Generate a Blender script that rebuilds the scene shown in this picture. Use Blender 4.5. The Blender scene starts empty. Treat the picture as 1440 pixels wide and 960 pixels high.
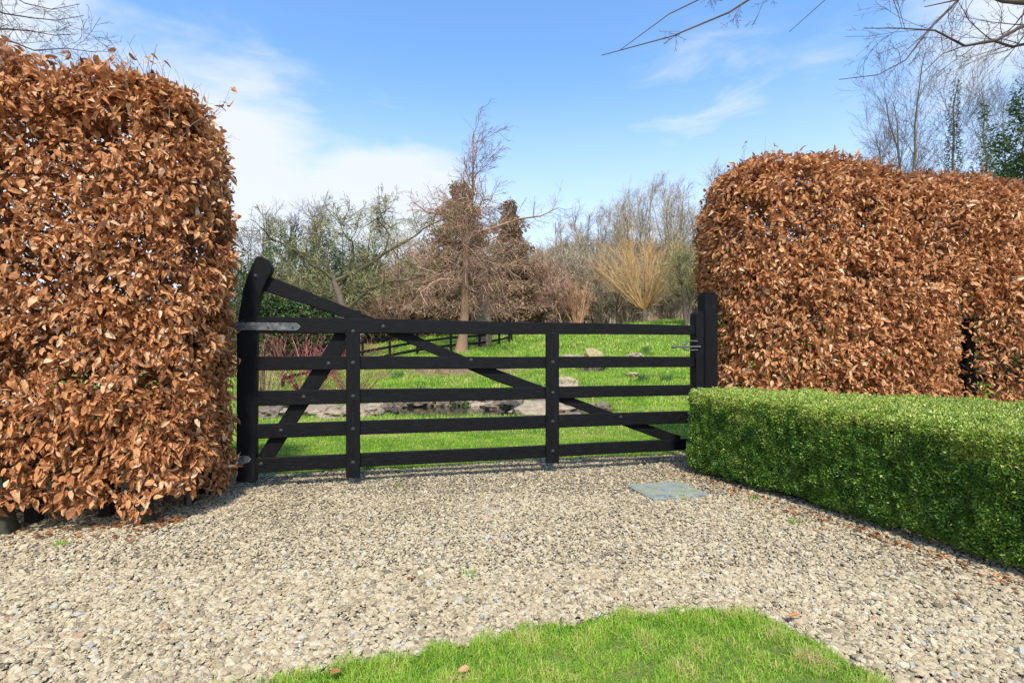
import bpy, bmesh, math, random
import numpy as np
R = math.radians
rng = np.random.default_rng(7)
random.seed(7)
scene = bpy.context.scene
COL = scene.collection

# ------------------------------------------------------------------ camera
CAMH = 1.10; F = 740.0; HZ = 503.0
cam = bpy.data.cameras.new('camera'); camo = bpy.data.objects.new('camera', cam); COL.objects.link(camo)
camo.location = (0, 0, CAMH); camo.rotation_euler = (R(90), 0, 0)
cam.sensor_width = 36; cam.lens = F / 1440 * 36; cam.shift_y = (HZ - 480) / 1440
cam.clip_start = 0.05; cam.clip_end = 2000
scene.camera = camo
# ------------------------------------------------------------------ light
SUN_EL, SUN_AZ = 52, 6
sun = bpy.data.lights.new('sun', 'SUN'); suno = bpy.data.objects.new('sun', sun); COL.objects.link(suno)
sun.energy = 3.6; sun.angle = R(5.0); sun.color = (1.0, 0.955, 0.88)
suno.rotation_euler = (R(90 - SUN_EL), 0, R(SUN_AZ)); suno.location = (0, -20, 30)
vs = scene.view_settings
vs.view_transform = 'Standard'; vs.look = 'None'; vs.gamma = 1; vs.use_curve_mapping = False
vs.exposure = 0.62

def N(nt, t, **kw):
    n = nt.nodes.new(t)
    for k, v in kw.items():
        if k.startswith('i_'):
            n.inputs[k[2:]].default_value = v
        elif k.startswith('n_'):
            n.inputs[int(k[2:])].default_value = v
        else:
            setattr(n, k, v)
    return n

def ramp(nt, stops, interp='LINEAR'):
    n = nt.nodes.new('ShaderNodeValToRGB'); cr = n.color_ramp; cr.interpolation = interp
    while len(cr.elements) > len(stops): cr.elements.remove(cr.elements[-1])
    while len(cr.elements) < len(stops): cr.elements.new(0.5)
    for e, (p, c) in zip(cr.elements, sorted(stops, key=lambda s: s[0])):
        e.position = p; e.color = (c[0], c[1], c[2], 1) if len(c) == 3 else c
    return n

world = bpy.data.worlds.new('World'); scene.world = world; world.use_nodes = True
nt = world.node_tree; L = nt.links.new
for n in list(nt.nodes): nt.nodes.remove(n)
out = N(nt, 'ShaderNodeOutputWorld'); bg = N(nt, 'ShaderNodeBackground'); bg.inputs[1].default_value = 0.145
sky = N(nt, 'ShaderNodeTexSky', sky_type='NISHITA', sun_disc=False, sun_elevation=R(SUN_EL),
        sun_rotation=R(180 - SUN_AZ * -1), altitude=50, air_density=1.0, dust_density=0.6, ozone_density=1.6)
tc = N(nt, 'ShaderNodeTexCoord'); sep = N(nt, 'ShaderNodeSeparateXYZ'); L(tc.outputs['Generated'], sep.inputs[0])
def M(op, a, b=None, c=None):
    n = N(nt, 'ShaderNodeMath', operation=op)
    for i, v in enumerate((a, b, c)):
        if v is None: continue
        if isinstance(v, (int, float)): n.inputs[i].default_value = v
        else: L(v, n.inputs[i])
    return n.outputs[0]
# cloud field laid out by azimuth and elevation of the sky direction
az = M('ARCTAN2', sep.outputs[0], sep.outputs[1]); el = M('ARCSINE', sep.outputs[2])
def blob(a0, e0, ra, re, rot=0.0):
    da = M('SUBTRACT', az, R(a0)); de = M('SUBTRACT', el, R(e0))
    c, s = math.cos(R(rot)), math.sin(R(rot))
    u = M('ADD', M('MULTIPLY', da, c / R(ra)), M('MULTIPLY', de, s / R(ra)))
    v = M('ADD', M('MULTIPLY', da, -s / R(re)), M('MULTIPLY', de, c / R(re)))
    d = M('SQRT', M('ADD', M('MULTIPLY', u, u), M('MULTIPLY', v, v)))
    n = N(nt, 'ShaderNodeMapRange', interpolation_type='SMOOTHSTEP'); L(d, n.inputs[0])
    n.inputs[1].default_value = 1.0; n.inputs[2].default_value = 0.0
    return n.outputs[0]
cmb = N(nt, 'ShaderNodeCombineXYZ'); L(az, cmb.inputs[0]); L(M('MULTIPLY', el, 1.7), cmb.inputs[1])
def cnoise(scale, detail, rough, off, rot=0.0, sx=1.0):
    mp = N(nt, 'ShaderNodeMapping'); mp.inputs['Location'].default_value = off
    mp.inputs['Rotation'].default_value = (0, 0, R(rot)); mp.inputs['Scale'].default_value = (sx, 1, 1)
    L(cmb.outputs[0], mp.inputs[0])
    n = N(nt, 'ShaderNodeTexNoise'); n.inputs['Scale'].default_value = scale
    n.inputs['Detail'].default_value = detail; n.inputs['Roughness'].default_value = rough
    n.inputs['Distortion'].default_value = 0.5
    L(mp.outputs[0], n.inputs[0]); return n.outputs[0]
n1 = cnoise(3.2, 9, 0.55, (3.1, 1.2, 0), 25, 0.8)
n2 = cnoise(11.0, 9, 0.62, (0.7, 5.2, 0), -35, 0.45)
bank = M('MAXIMUM', M('MULTIPLY', blob(-32, 12, 40, 23, -24), 1.1), M('MULTIPLY', blob(-14, 13, 21, 14, 5), 1.25))
bank = M('MAXIMUM', bank, M('MULTIPLY', blob(-46, 26, 16, 14, 0), 0.9))
bank = M('MAXIMUM', bank, M('MULTIPLY', blob(44, 26, 15, 13, 30), 0.75))
bsum = M('ADD', M('MULTIPLY', bank, 1.15), M('ADD', M('MULTIPLY', M('SUBTRACT', n1, 0.5), 1.5), M('MULTIPLY', M('SUBTRACT', n2, 0.5), 0.7)))
cr = N(nt, 'ShaderNodeMapRange', interpolation_type='SMOOTHSTEP'); L(bsum, cr.inputs[0])
cr.inputs[1].default_value = 0.14; cr.inputs[2].default_value = 0.92; cr.inputs[4].default_value = 0.96
wis = M('MAXIMUM', M('MULTIPLY', blob(20, 25, 15, 12, 20), .85), M('MULTIPLY', blob(32, 23, 9, 11, 50), 0.8))
wis = M('MAXIMUM', wis, M('MULTIPLY', blob(-14, 24, 12, 5, 15), 0.5))
wsum = M('MULTIPLY', wis, M('SUBTRACT', n2, 0.36))
wr = N(nt, 'ShaderNodeMapRange', interpolation_type='SMOOTHSTEP'); L(wsum, wr.inputs[0])
wr.inputs[1].default_value = 0.0; wr.inputs[2].default_value = 0.30; wr.inputs[4].default_value = 0.6
cloud = M('MAXIMUM', cr.outputs[0], wr.outputs[0])
hsv = N(nt, 'ShaderNodeHueSaturation'); hsv.inputs['Saturation'].default_value = 1.17; hsv.inputs['Value'].default_value = 1.48
L(sky.outputs[0], hsv.inputs['Color'])
# pale veil of thin cloud low over the horizon
veil = N(nt, 'ShaderNodeMapRange', interpolation_type='SMOOTHSTEP'); L(el, veil.inputs[0])
veil.inputs[1].default_value = R(30); veil.inputs[2].default_value = R(6); veil.inputs[3].default_value = 0; veil.inputs[4].default_value = 0.74
tot = M('MAXIMUM', cloud, veil.outputs[0])
mix = N(nt, 'ShaderNodeMix', data_type='RGBA'); L(tot, mix.inputs['Factor']); L(hsv.outputs[0], mix.inputs['A'])
mix.inputs['B'].default_value = (4.1, 4.35, 4.7, 1)
L(mix.outputs['Result'], bg.inputs[0]); L(bg.outputs[0], out.inputs[0])

# ------------------------------------------------------------------ helpers
def nz(P, scale, seed=0, n=14):
    """smooth pseudo noise, roughly -1..1"""
    P = np.atleast_2d(P); r = np.random.default_rng(seed)
    d = r.normal(size=(n, P.shape[1])); d /= np.linalg.norm(d, axis=1)[:, None]
    f = r.uniform(0.5, 1.8, n) * 2 * math.pi / scale; ph = r.uniform(0, 6.28, n)
    return np.sin(P @ (d * f[:, None]).T + ph).sum(1) / math.sqrt(n / 2) / 1.6

def ss(a, b, x):
    t = np.clip((np.asarray(x, float) - a) / (b - a), 0, 1); return t * t * (3 - 2 * t)

def terrain(x, y):
    x = np.asarray(x, float); y = np.asarray(y, float)
    P = np.stack([np.ravel(x), np.ravel(y)], 1)
    z = 0.145 * np.clip(y - 13.0, 0, None)
    z = np.where(y > 30, 2.465 + 0.05 * (y - 30), z)
    z = z + 0.85 * np.exp(-(((x - 11) / 5.5) ** 2 + ((y - 33) / 6) ** 2))
    z = z - 0.5 * ss(0, 1, (-x - 2.5) / 6) * ss(14, 24, y) * 1.2
    lump = nz(P, 3.5, 5).reshape(z.shape) * 0.07 + nz(P, 1.1, 6).reshape(z.shape) * 0.02
    z = z + lump * ss(8, 15, y)
    d = np.sqrt(((x + 0.5) / 3.3) ** 2 + ((y - 11.9) / 1.9) ** 2)
    z = z - 0.42 * (1 - ss(0.75, 1.12, d))
    hill = 17 * ss(48, 125, y) * (0.25 + 0.75 * ss(-25, 14, x - (y - 60) * 0.05))
    hill = hill * (1 + 0.05 * nz(P, 60, 9).reshape(z.shape))
    return z + hill
def tz(x, y): return float(terrain(np.array([x]), np.array([y]))[0])

def P3(px, py, D):  # point seen at a photograph pixel, D metres ahead
    return np.array([(px - 720) / F * D, D, CAMH - (py - HZ) / F * D])

def mat(name, stops, rough=0.8, trans=0.0, spec=0.3, noise=None, bump=0.0, bscale=30, hue=None, bdist=0.01, nscale=6.0, namp=0.5, ntint=None, metal=0.0):
    """stops: ramp over the per-item 'tone' attribute (or over noise if noise is True)"""
    m = bpy.data.materials.new(name); m.use_nodes = True; nt = m.node_tree; L = nt.links.new
    b = nt.nodes['Principled BSDF']; o = nt.nodes['Material Output']
    b.inputs['Roughness'].default_value = rough; b.inputs['Specular IOR Level'].default_value = spec
    b.inputs['Metallic'].default_value = metal
    geo = nt.nodes.new('ShaderNodeNewGeometry')
    nn = N(nt, 'ShaderNodeTexNoise'); nn.inputs['Scale'].default_value = nscale; nn.inputs['Detail'].default_value = 5
    L(geo.outputs['Position'], nn.inputs[0])
    rp = ramp(nt, stops)
    if noise: L(nn.outputs[0], rp.inputs[0])
    else:
        at = N(nt, 'ShaderNodeAttribute', attribute_name='tone')
        ad = N(nt, 'ShaderNodeMath', operation='MULTIPLY_ADD'); L(nn.outputs[0], ad.inputs[0])
        ad.inputs[1].default_value = namp; 
        sb = N(nt, 'ShaderNodeMath', operation='SUBTRACT'); L(at.outputs['Fac'], sb.inputs[0]); sb.inputs[1].default_value = namp / 2
        L(sb.outputs[0], ad.inputs[2]); L(ad.outputs[0], rp.inputs[0])
    col = rp.outputs[0]
    L(col, b.inputs['Base Color'])
    if bump:
        bn = N(nt, 'ShaderNodeTexNoise'); bn.inputs['Scale'].default_value = bscale; bn.inputs['Detail'].default_value = 6
        L(geo.outputs['Position'], bn.inputs[0])
        bm = N(nt, 'ShaderNodeBump'); bm.inputs['Strength'].default_value = bump; bm.inputs['Distance'].default_value = bdist
        L(bn.outputs[0], bm.inputs['Height']); L(bm.outputs[0], b.inputs['Normal'])
    if trans:
        t = N(nt, 'ShaderNodeBsdfTranslucent'); L(col, t.inputs[0])
        mx = N(nt, 'ShaderNodeMixShader'); mx.inputs[0].default_value = trans
        L(b.outputs[0], mx.inputs[1]); L(t.outputs[0], mx.inputs[2]); L(mx.outputs[0], o.inputs[0])
    return m

class G:
    """geometry collector: verts, triangles, per-vertex tone"""
    def __init__(s): s.v = []; s.t = []; s.q = []; s.c = []; s.n = 0
    def add(s, v, t=None, q=None, tone=0.5):
        v = np.asarray(v, float).reshape(-1, 3)
        if t is not None and len(t): s.t.append(np.asarray(t, np.int64) + s.n)
        if q is not None and len(q): s.q.append(np.asarray(q, np.int64) + s.n)
        s.c.append(np.broadcast_to(np.asarray(tone, float), (len(v),)).copy()); s.v.append(v); s.n += len(v)
    def mesh(s, name, m, base=(0, 0, 0), smooth=False):
        v = np.concatenate(s.v) - np.asarray(base, float)
        t = np.concatenate(s.t) if s.t else np.zeros((0, 3), int)
        q = np.concatenate(s.q) if s.q else np.zeros((0, 4), int)
        me = bpy.data.meshes.new(name)
        me.vertices.add(len(v)); me.vertices.foreach_set('co', v.astype(np.float32).ravel())
        li = np.concatenate([t.ravel(), q.ravel()]).astype(np.int32)
        me.loops.add(len(li)); me.loops.foreach_set('vertex_index', li)
        ls = np.concatenate([np.arange(len(t)) * 3, len(t) * 3 + np.arange(len(q)) * 4]).astype(np.int32)
        me.polygons.add(len(ls)); me.polygons.foreach_set('loop_start', ls)
        me.update(calc_edges=True)
        a = me.attributes.new('tone', 'FLOAT', 'POINT'); a.data.foreach_set('value', np.concatenate(s.c).astype(np.float32))
        me.polygons.foreach_set('use_smooth', np.full(len(ls), smooth))
        me.materials.append(m)
        return me

def tag(o, label=None, cat=None, group=None, kind=None):
    for k, v in (('label', label), ('category', cat), ('group', group), ('kind', kind)):
        if v: o[k] = v
    return o
def thing(name, loc, label, cat, group=None):
    o = bpy.data.objects.new(name, None); COL.objects.link(o); o.location = tuple(float(c) for c in loc); o.empty_display_size = 0.1
    return tag(o, label, cat, group)
def part(name, g, m, parent, smooth=False, label=None):
    base = (0, 0, 0); p = parent
    while p is not None: base = np.add(base, p.location); p = p.parent
    o = bpy.data.objects.new(name, g.mesh(name, m, base, smooth)); COL.objects.link(o); o.parent = parent
    if label: o['label'] = label
    return o
def solo(name, g, m, loc, label=None, cat=None, group=None, kind=None, smooth=False):
    o = bpy.data.objects.new(name, g.mesh(name, m, loc, smooth)); COL.objects.link(o)
    o.location = tuple(float(c) for c in loc); return tag(o, label, cat, group, kind)

def box(g, c, size, rotz=0.0, tone=0.5, bev=0.0, ax=None):
    """box centred c; ax = (3x3 rows) axes; bev chamfers all the edges"""
    if ax is None:
        ca, sa = math.cos(rotz), math.sin(rotz); ax = np.array([[ca, sa, 0], [-sa, ca, 0], [0, 0, 1]])
    bm = bmesh.new(); bmesh.ops.create_cube(bm, size=1.0)
    for v in bm.verts: v.co.x *= size[0]; v.co.y *= size[1]; v.co.z *= size[2]
    if bev: bmesh.ops.bevel(bm, geom=bm.edges[:], offset=bev, segments=1, affect='EDGES', profile=0.5)
    bmesh.ops.triangulate(bm, faces=bm.faces[:])
    v = np.array([p.co[:] for p in bm.verts]); bm.verts.index_update()
    t = [[p.index for p in f.verts] for f in bm.faces]; bm.free()
    g.add(v @ np.asarray(ax) + np.asarray(c), t, tone=tone)

def tubes(g, P, rad, sides=4, tone=0.5):
    """P [B,k,3], rad [B,k]: every branch a tapered tube"""
    B, k, _ = P.shape
    if B == 0: return
    T = np.gradient(P, axis=1); T /= np.linalg.norm(T, axis=2, keepdims=True) + 1e-9
    m = T.mean(1); ref = np.where(np.abs(m[:, 2:3]) > 0.8, [[1.0, 0.13, 0]], [[0.1, 0, 1.0]])[:, None, :]
    U = np.cross(T, np.broadcast_to(ref, T.shape)); U /= np.linalg.norm(U, axis=2, keepdims=True) + 1e-9
    V = np.cross(T, U)
    a = np.arange(sides) * 2 * math.pi / sides
    ring = P[:, :, None, :] + rad[:, :, None, None] * (np.cos(a)[None, None, :, None] * U[:, :, None, :] + np.sin(a)[None, None, :, None] * V[:, :, None, :])
    idx = np.arange(B * k * sides).reshape(B, k, sides)
    q = np.stack([idx[:, :-1], np.roll(idx[:, :-1], -1, 2), np.roll(idx[:, 1:], -1, 2), idx[:, 1:]], -1).reshape(-1, 4)
    tn = np.repeat(np.broadcast_to(np.asarray(tone, float).reshape(-1), (B,)), k * sides) if np.ndim(tone) else tone
    g.add(ring.reshape(-1, 3), q=q, tone=tn)
    if sides >= 5: # caps
        g.add(ring[:, -1].reshape(-1, 3), t=[(b * sides, b * sides + j, b * sides + j + 1) for b in range(B) for j in range(1, sides - 1)], tone=tone if not np.ndim(tone) else 0.5)

def unit(a): return a / (np.linalg.norm(a, axis=-1, keepdims=True) + 1e-9)

def grow(P, rad, nper, t0, t1, ln, ang, k=5, wig=0.12, up=0.0, rr=0.55, taper=0.25, lenfall=0.6, rmax=None, spread=None):
    """children of the branches P: nper each, between t0 and t1, at angle ang from the parent, length ln*(1-lenfall*t)"""
    B, kk, _ = P.shape
    n = B * nper; bi = np.repeat(np.arange(B), nper); t = rng.uniform(t0, t1, n)
    f = t * (kk - 1); i = np.minimum(f.astype(int), kk - 2); fr = (f - i)[:, None]
    p = P[bi, i] * (1 - fr) + P[bi, i + 1] * fr; d = unit(P[bi, i + 1] - P[bi, i])
    r0 = (rad[bi, i] * (1 - fr[:, 0]) + rad[bi, i + 1] * fr[:, 0]) * rr * rng.uniform(0.6, 1.0, n)
    side = unit(np.cross(d, rng.normal(size=(n, 3)))); A = np.radians(rng.normal(ang, ang * 0.22, n))[:, None]
    dr = unit(d * np.cos(A) + side * np.sin(A))
    Ln = ln * (1 - lenfall * t) * rng.uniform(0.6, 1.25, n)
    st = (Ln / (k - 1))[:, None]
    Q = np.zeros((n, k, 3)); Q[:, 0] = p
    for j in range(1, k):
        dr = unit(dr + rng.normal(size=(n, 3)) * wig + np.array([0, 0, 1.0]) * up)
        Q[:, j] = Q[:, j - 1] + dr * st
    rd = r0[:, None] * np.linspace(1, taper, k)[None]
    return Q, rd

def stem(p0, p1, r0, r1, k=9, wig=0.05, seed=0):
    r = np.random.default_rng(seed); p0 = np.asarray(p0, float); p1 = np.asarray(p1, float)
    t = np.linspace(0, 1, k)[:, None]; P = p0 + (p1 - p0) * t
    P[1:] += np.cumsum(r.normal(size=(k - 1, 3)) * wig * np.linalg.norm(p1 - p0) / k, 0) * [1, 1, 0.3]
    return P[None], (r0 + (r1 - r0) * t[:, 0] ** 0.8)[None]

def leaves(g, p, axis, nrm, size, kind='beech', tone=0.5, curl=0.35):
    n = len(p); axis = unit(axis); s = unit(np.cross(axis, nrm)); nrm = np.cross(s, axis)
    if kind == 'beech':
        X = np.array([0, 0, 0, 0, -.25, -.34, -.2, .25, .34, .2]); Y = np.array([0, .34, .7, 1.05, .17, .48, .84, .17, .48, .84])
        T = [(0, 1, 4), (1, 5, 4), (1, 2, 5), (2, 6, 5), (2, 3, 6), (0, 7, 1), (1, 7, 8), (1, 8, 2), (2, 8, 9), (2, 9, 3)]
    elif kind == 'oval':
        X = np.array([0, -.3, .3, 0]); Y = np.array([0, .5, .5, 1.0]); T = [(0, 3, 1), (0, 2, 3)]
    else:
        X = np.array([0, -.12, .12]); Y = np.array([0, 0.1, .1]); T = []
    m = len(X); T = np.array(T)
    c = rng.normal(curl, curl * 0.8 + 0.05, n)[:, None]; f = rng.uniform(0.1, 0.9, n)[:, None]; w = rng.uniform(0.7, 1.15, n)[:, None]
    Z = -c * Y ** 2 + f * np.abs(X) + rng.normal(size=(n, m)) * (0.05 if kind == 'beech' else 0)
    X = X * w * (1 - 0.45 * f)
    sz = np.broadcast_to(np.asarray(size, float), (n,))[:, None]
    V = p[:, None] + (Y * sz)[:, :, None] * axis[:, None] + (X * sz)[:, :, None] * s[:, None] + (Z * sz)[:, :, None] * nrm[:, None]
    tt = (np.arange(n)[:, None, None] * m + T[None]).reshape(-1, 3)
    g.add(V.reshape(-1, 3), tt, tone=np.repeat(np.broadcast_to(tone, (n,)), m))

def blades(g, x, y, h, w, tone, z=None, lean=0.45, sink=0.005):
    n = len(x); z = (terrain(x, y) if z is None else z) - sink
    a = rng.uniform(0, 6.283, n); d = np.stack([np.cos(a), np.sin(a)], 1); b = rng.uniform(0, 6.283, n)
    l = np.abs(rng.normal(0, lean, n)) + 0.08
    ld = np.stack([np.cos(b), np.sin(b)], 1) * l[:, None]
    p = np.stack([x, y, z], 1); W = (w / 2)[:, None] * np.concatenate([d, np.zeros((n, 1))], 1)
    mid = p + np.concatenate([ld * h[:, None] * 0.35, (h * 0.6)[:, None]], 1)
    tip = p + np.concatenate([ld * h[:, None], (h * np.clip(1 - l * 0.35, 0.3, 1))[:, None]], 1)
    V = np.stack([p - W, p + W, mid - W * 0.7, mid + W * 0.7, tip], 1)
    T = np.array([(0, 1, 3), (0, 3, 2), (2, 3, 4)])
    g.add(V.reshape(-1, 3), (np.arange(n)[:, None, None] * 5 + T[None]).reshape(-1, 3), tone=np.repeat(tone, 5))

# ------------------------------------------------------------------ materials
MT = dict(
 beech=mat('dry_beech_leaf', [(0, (.12, .045, .018)), (.22, (.29, .112, .038)), (.5, (.53, .228, .082)), (.78, (.67, .365, .165)), (1, (.80, .58, .36))], 0.6, 0.24, 0.28, namp=0.5, nscale=45, bump=.8, bscale=140, bdist=.004),
 twig=mat('dark_twig', [(0, (.05, .035, .028)), (1, (.16, .12, .09))], 0.9, namp=.4),
 bud=mat('grey_twig', [(0, (.06, .05, .045)), (1, (.2, .17, .14))], 0.9, namp=.4),
 boxleaf=mat('box_leaf', [(0, (.015, .05, .01)), (.35, (.05, .13, .02)), (.65, (.15, .27, .035)), (.85, (.30, .41, .05)), (1, (.50, .54, .12))], 0.34, 0.2, 0.5, namp=0.1),
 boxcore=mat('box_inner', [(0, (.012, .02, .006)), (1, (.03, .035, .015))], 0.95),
 grass=mat('grass_blade', [(0, (.06, .15, .012)), (.35, (.18, .37, .025)), (.68, (.33, .52, .045)), (.88, (.50, .56, .10)), (1, (.60, .46, .22))], 0.5, 0.28, 0.35, namp=0.35, nscale=1.2),
 stones=mat('gravel_stone', [(0, (.09, .073, .048)), (.12, (.20, .162, .102)), (.34, (.34, .268, .158)), (.6, (.43, .35, .215)), (.8, (.48, .405, .265)), (.88, (.32, .315, .27)), (.94, (.36, .21, .095)), (1, (.58, .53, .40))], 0.75, 0, 0.3, namp=0.12, nscale=40),
 rock=mat('rock', [(0, (.02, .018, .015)), (.32, (.08, .068, .05)), (.6, (.23, .175, .115)), (.82, (.36, .285, .195)), (.93, (.34, .28, .18)), (1, (.32, .26, .09))], 0.85, 0, .3, bump=0.9, bscale=9, bdist=.07, namp=0.75, nscale=9),
 bark=mat('bark', [(0, (.06, .045, .035)), (1, (.22, .17, .12))], 0.95, bump=.6, bscale=30, bdist=.02, namp=.5),
 redbark=mat('cypress_bark', [(0, (.20, .11, .06)), (1, (.42, .27, .17))], 0.95, bump=.6, bscale=25, bdist=.03, namp=.6),
 rustwig=mat('rust_twig', [(0, (.09, .05, .035)), (.5, (.30, .175, .11)), (1, (.58, .38, .25))], 0.9, namp=.3),
 lichen=mat('lichen_twig', [(0, (.035, .03, .02)), (.45, (.15, .13, .06)), (.8, (.32, .30, .12)), (1, (.52, .50, .24))], 0.9, namp=.4),
 paletwig=mat('pale_twig', [(0, (.07, .05, .035)), (.4, (.24, .19, .12)), (1, (.58, .48, .32))], 0.9, namp=.4),
 willow=mat('willow_stem', [(0, (.22, .12, .045)), (.5, (.46, .27, .10)), (1, (.62, .41, .17))], 0.7, namp=.3),
 orange=mat('orange_stem', [(0, (.25, .11, .05)), (1, (.60, .34, .18))], 0.7, namp=.3),
 dogwood=mat('dogwood_stem', [(0, (.09, .025, .02)), (.5, (.28, .06, .06)), (1, (.45, .20, .16))], 0.6, namp=.3),
 green=mat('evergreen_leaf', [(0, (.02, .045, .014)), (.5, (.07, .125, .035)), (1, (.20, .26, .08))], 0.5, 0.15, .4, namp=.3),
 conif=mat('conifer_leaf', [(0, (.13, .09, .05)), (.5, (.36, .245, .14)), (1, (.58, .40, .25))], 0.7, 0.3, .3, namp=.3),
 metal=mat('galvanised_strap', [(.25, (.02, .02, .019)), (.5, (.09, .093, .09)), (.8, (.22, .225, .22))], 0.6, 0, .4, namp=.9, nscale=30, bump=.2, bscale=60),
 iron=mat('dark_iron', [(0, (.012, .012, .013)), (1, (.05, .05, .05))], 0.5, 0, .35, namp=.6, nscale=40),
 steel=mat('worn_steel', [(0, (.03, .03, .032)), (1, (.14, .14, .135))], 0.45, 0, .5, namp=.6, nscale=40),
 stain=mat('dark_stake', [(0, (.015, .014, .01)), (1, (.055, .055, .03))], 0.9, namp=.6, nscale=12, bump=.4, bscale=25),
 daff=mat('daffodil_leaf', [(0, (.05, .12, .025)), (1, (.16, .28, .07))], .5, .2, .4),
 yellow=mat('lichen_yellow', [(0, (.5, .35, .03)), (1, (.75, .6, .08))], .8),
 wood=mat('wood_far', [(0, (.07, .055, .035)), (.5, (.17, .13, .085)), (1, (.28, .24, .15))], .95, namp=.5, nscale=.3),
)

# black painted timber: fine grain, sheen and small scuffs
def timber(name, axis_scale):
    m = bpy.data.materials.new(name); m.use_nodes = True; nt = m.node_tree; L = nt.links.new; b = nt.nodes['Principled BSDF']
    tc = nt.nodes.new('ShaderNodeTexCoord'); mp = N(nt, 'ShaderNodeMapping'); mp.inputs['Scale'].default_value = axis_scale
    L(tc.outputs['Object'], mp.inputs[0])
    n = N(nt, 'ShaderNodeTexNoise'); n.inputs['Scale'].default_value = 14; n.inputs['Detail'].default_value = 8; L(mp.outputs[0], n.inputs[0])
    r = ramp(nt, [(.3, (.0035, .0035, .004)), (.6, (.007, .0068, .007)), (.8, (.022, .018, .016))]); L(n.outputs[0], r.inputs[0])
    L(r.outputs[0], b.inputs['Base Color'])
    rr = ramp(nt, [(.3, (.5,) * 3), (.7, (.75,) * 3)]); L(n.outputs[0], rr.inputs[0]); L(rr.outputs[0], b.inputs['Roughness'])
    b.inputs['Specular IOR Level'].default_value = 0.14
    bm = N(nt, 'ShaderNodeBump'); bm.inputs['Strength'].default_value = .5; bm.inputs['Distance'].default_value = .004
    L(n.outputs[0], bm.inputs['Height']); L(bm.outputs[0], b.inputs['Normal']); return m
MT['black_h'] = timber('black_timber_along', (0.5, 3, 7)); MT['black_v'] = timber('black_timber_upright', (6, 6, 0.6))

# ------------------------------------------------------------------ ground
def ground_mat():
    m = bpy.data.materials.new('ground'); m.use_nodes = True; nt = m.node_tree; L = nt.links.new; b = nt.nodes['Principled BSDF']
    geo = nt.nodes.new('ShaderNodeNewGeometry')
    n = N(nt, 'ShaderNodeTexNoise'); n.inputs['Scale'].default_value = .7; n.inputs['Detail'].default_value = 8; n.inputs['Roughness'].default_value = .65
    L(geo.outputs['Position'], n.inputs[0])
    r = ramp(nt, [(.3, (.05, .08, .018)), (.5, (.12, .17, .03)), (.68, (.20, .22, .06))]); L(n.outputs[0], r.inputs[0])
    at = N(nt, 'ShaderNodeAttribute', attribute_name='tone')
    n2 = N(nt, 'ShaderNodeTexNoise'); n2.inputs['Scale'].default_value = 3; n2.inputs['Detail'].default_value = 8; L(geo.outputs['Position'], n2.inputs[0])
    r2 = ramp(nt, [(.3, (.09, .06, .035)), (.6, (.24, .15, .09))]); L(n2.outputs[0], r2.inputs[0])
    mx = N(nt, 'ShaderNodeMix', data_type='RGBA'); L(at.outputs['Fac'], mx.inputs['Factor']); L(r.outputs[0], mx.inputs['A']); L(r2.outputs[0], mx.inputs['B'])
    L(mx.outputs['Result'], b.inputs['Base Color']); b.inputs['Roughness'].default_value = .95; b.inputs['Specular IOR Level'].default_value = .1
    bm = N(nt, 'ShaderNodeBump'); bm.inputs['Strength'].default_value = .6; bm.inputs['Distance'].default_value = .03
    n3 = N(nt, 'ShaderNodeTexNoise'); n3.inputs['Scale'].default_value = 30; L(geo.outputs['Position'], n3.inputs[0])
    L(n3.outputs[0], bm.inputs['Height']); L(bm.outputs[0], b.inputs['Normal']); return m
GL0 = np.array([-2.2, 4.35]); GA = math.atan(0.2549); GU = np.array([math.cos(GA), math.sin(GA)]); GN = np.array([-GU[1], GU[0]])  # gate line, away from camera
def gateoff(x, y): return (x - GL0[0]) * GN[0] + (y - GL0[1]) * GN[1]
def soil(x, y):
    """0 grass .. 1 bare soil / leaf litter"""
    P = np.stack([np.ravel(x), np.ravel(y)], 1); n = nz(P, 1.6, 21).reshape(np.shape(x))
    a = np.exp(-(((x + 1.6) / 2.6) ** 2 + ((y - 18.0) / 1.3) ** 2)) * 1.5
    b = np.exp(-(((x + 5.5) / 2.4) ** 2 + ((y - 13.5) / 2.0) ** 2)) * .9
    c = ss(36, 42, y + n * 2 + np.where(x > 5, -1, 1)); e = ss(-5, -9, x) * ss(16, 22, y)
    d = np.sqrt(((x + .5) / 3.3) ** 2 + ((y - 11.9) / 1.9) ** 2)
    f = (1 - ss(.86, .98, d))
    return np.clip(np.maximum.reduce([a + n * .35 * (a > .2), b, c, e, f]), 0, 1)
ys = np.concatenate([np.arange(-12, 4, 1.0), np.arange(4, 20, 0.22), np.arange(20, 45, 0.6), np.arange(45, 150, 4), np.arange(150, 900, 50)])
xs = np.concatenate([np.arange(-600, -60, 40), np.arange(-60, -12, 3), np.arange(-12, 12, 0.3), np.arange(12, 60, 3), np.arange(60, 640, 40)])
X, Y = np.meshgrid(xs, ys); Z = terrain(X, Y) - 0.0
# the drive area stays a touch lower than the gravel sheet
idx = np.arange(X.size).reshape(X.shape)
g = G(); g.add(np.stack([X, Y, Z], -1).reshape(-1, 3), q=np.stack([idx[:-1, :-1], idx[:-1, 1:], idx[1:, 1:], idx[1:, :-1]], -1).reshape(-1, 4), tone=soil(X, Y).ravel())
solo('ground', g, ground_mat(), (0, 0, 0), kind='structure', smooth=True)

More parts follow.
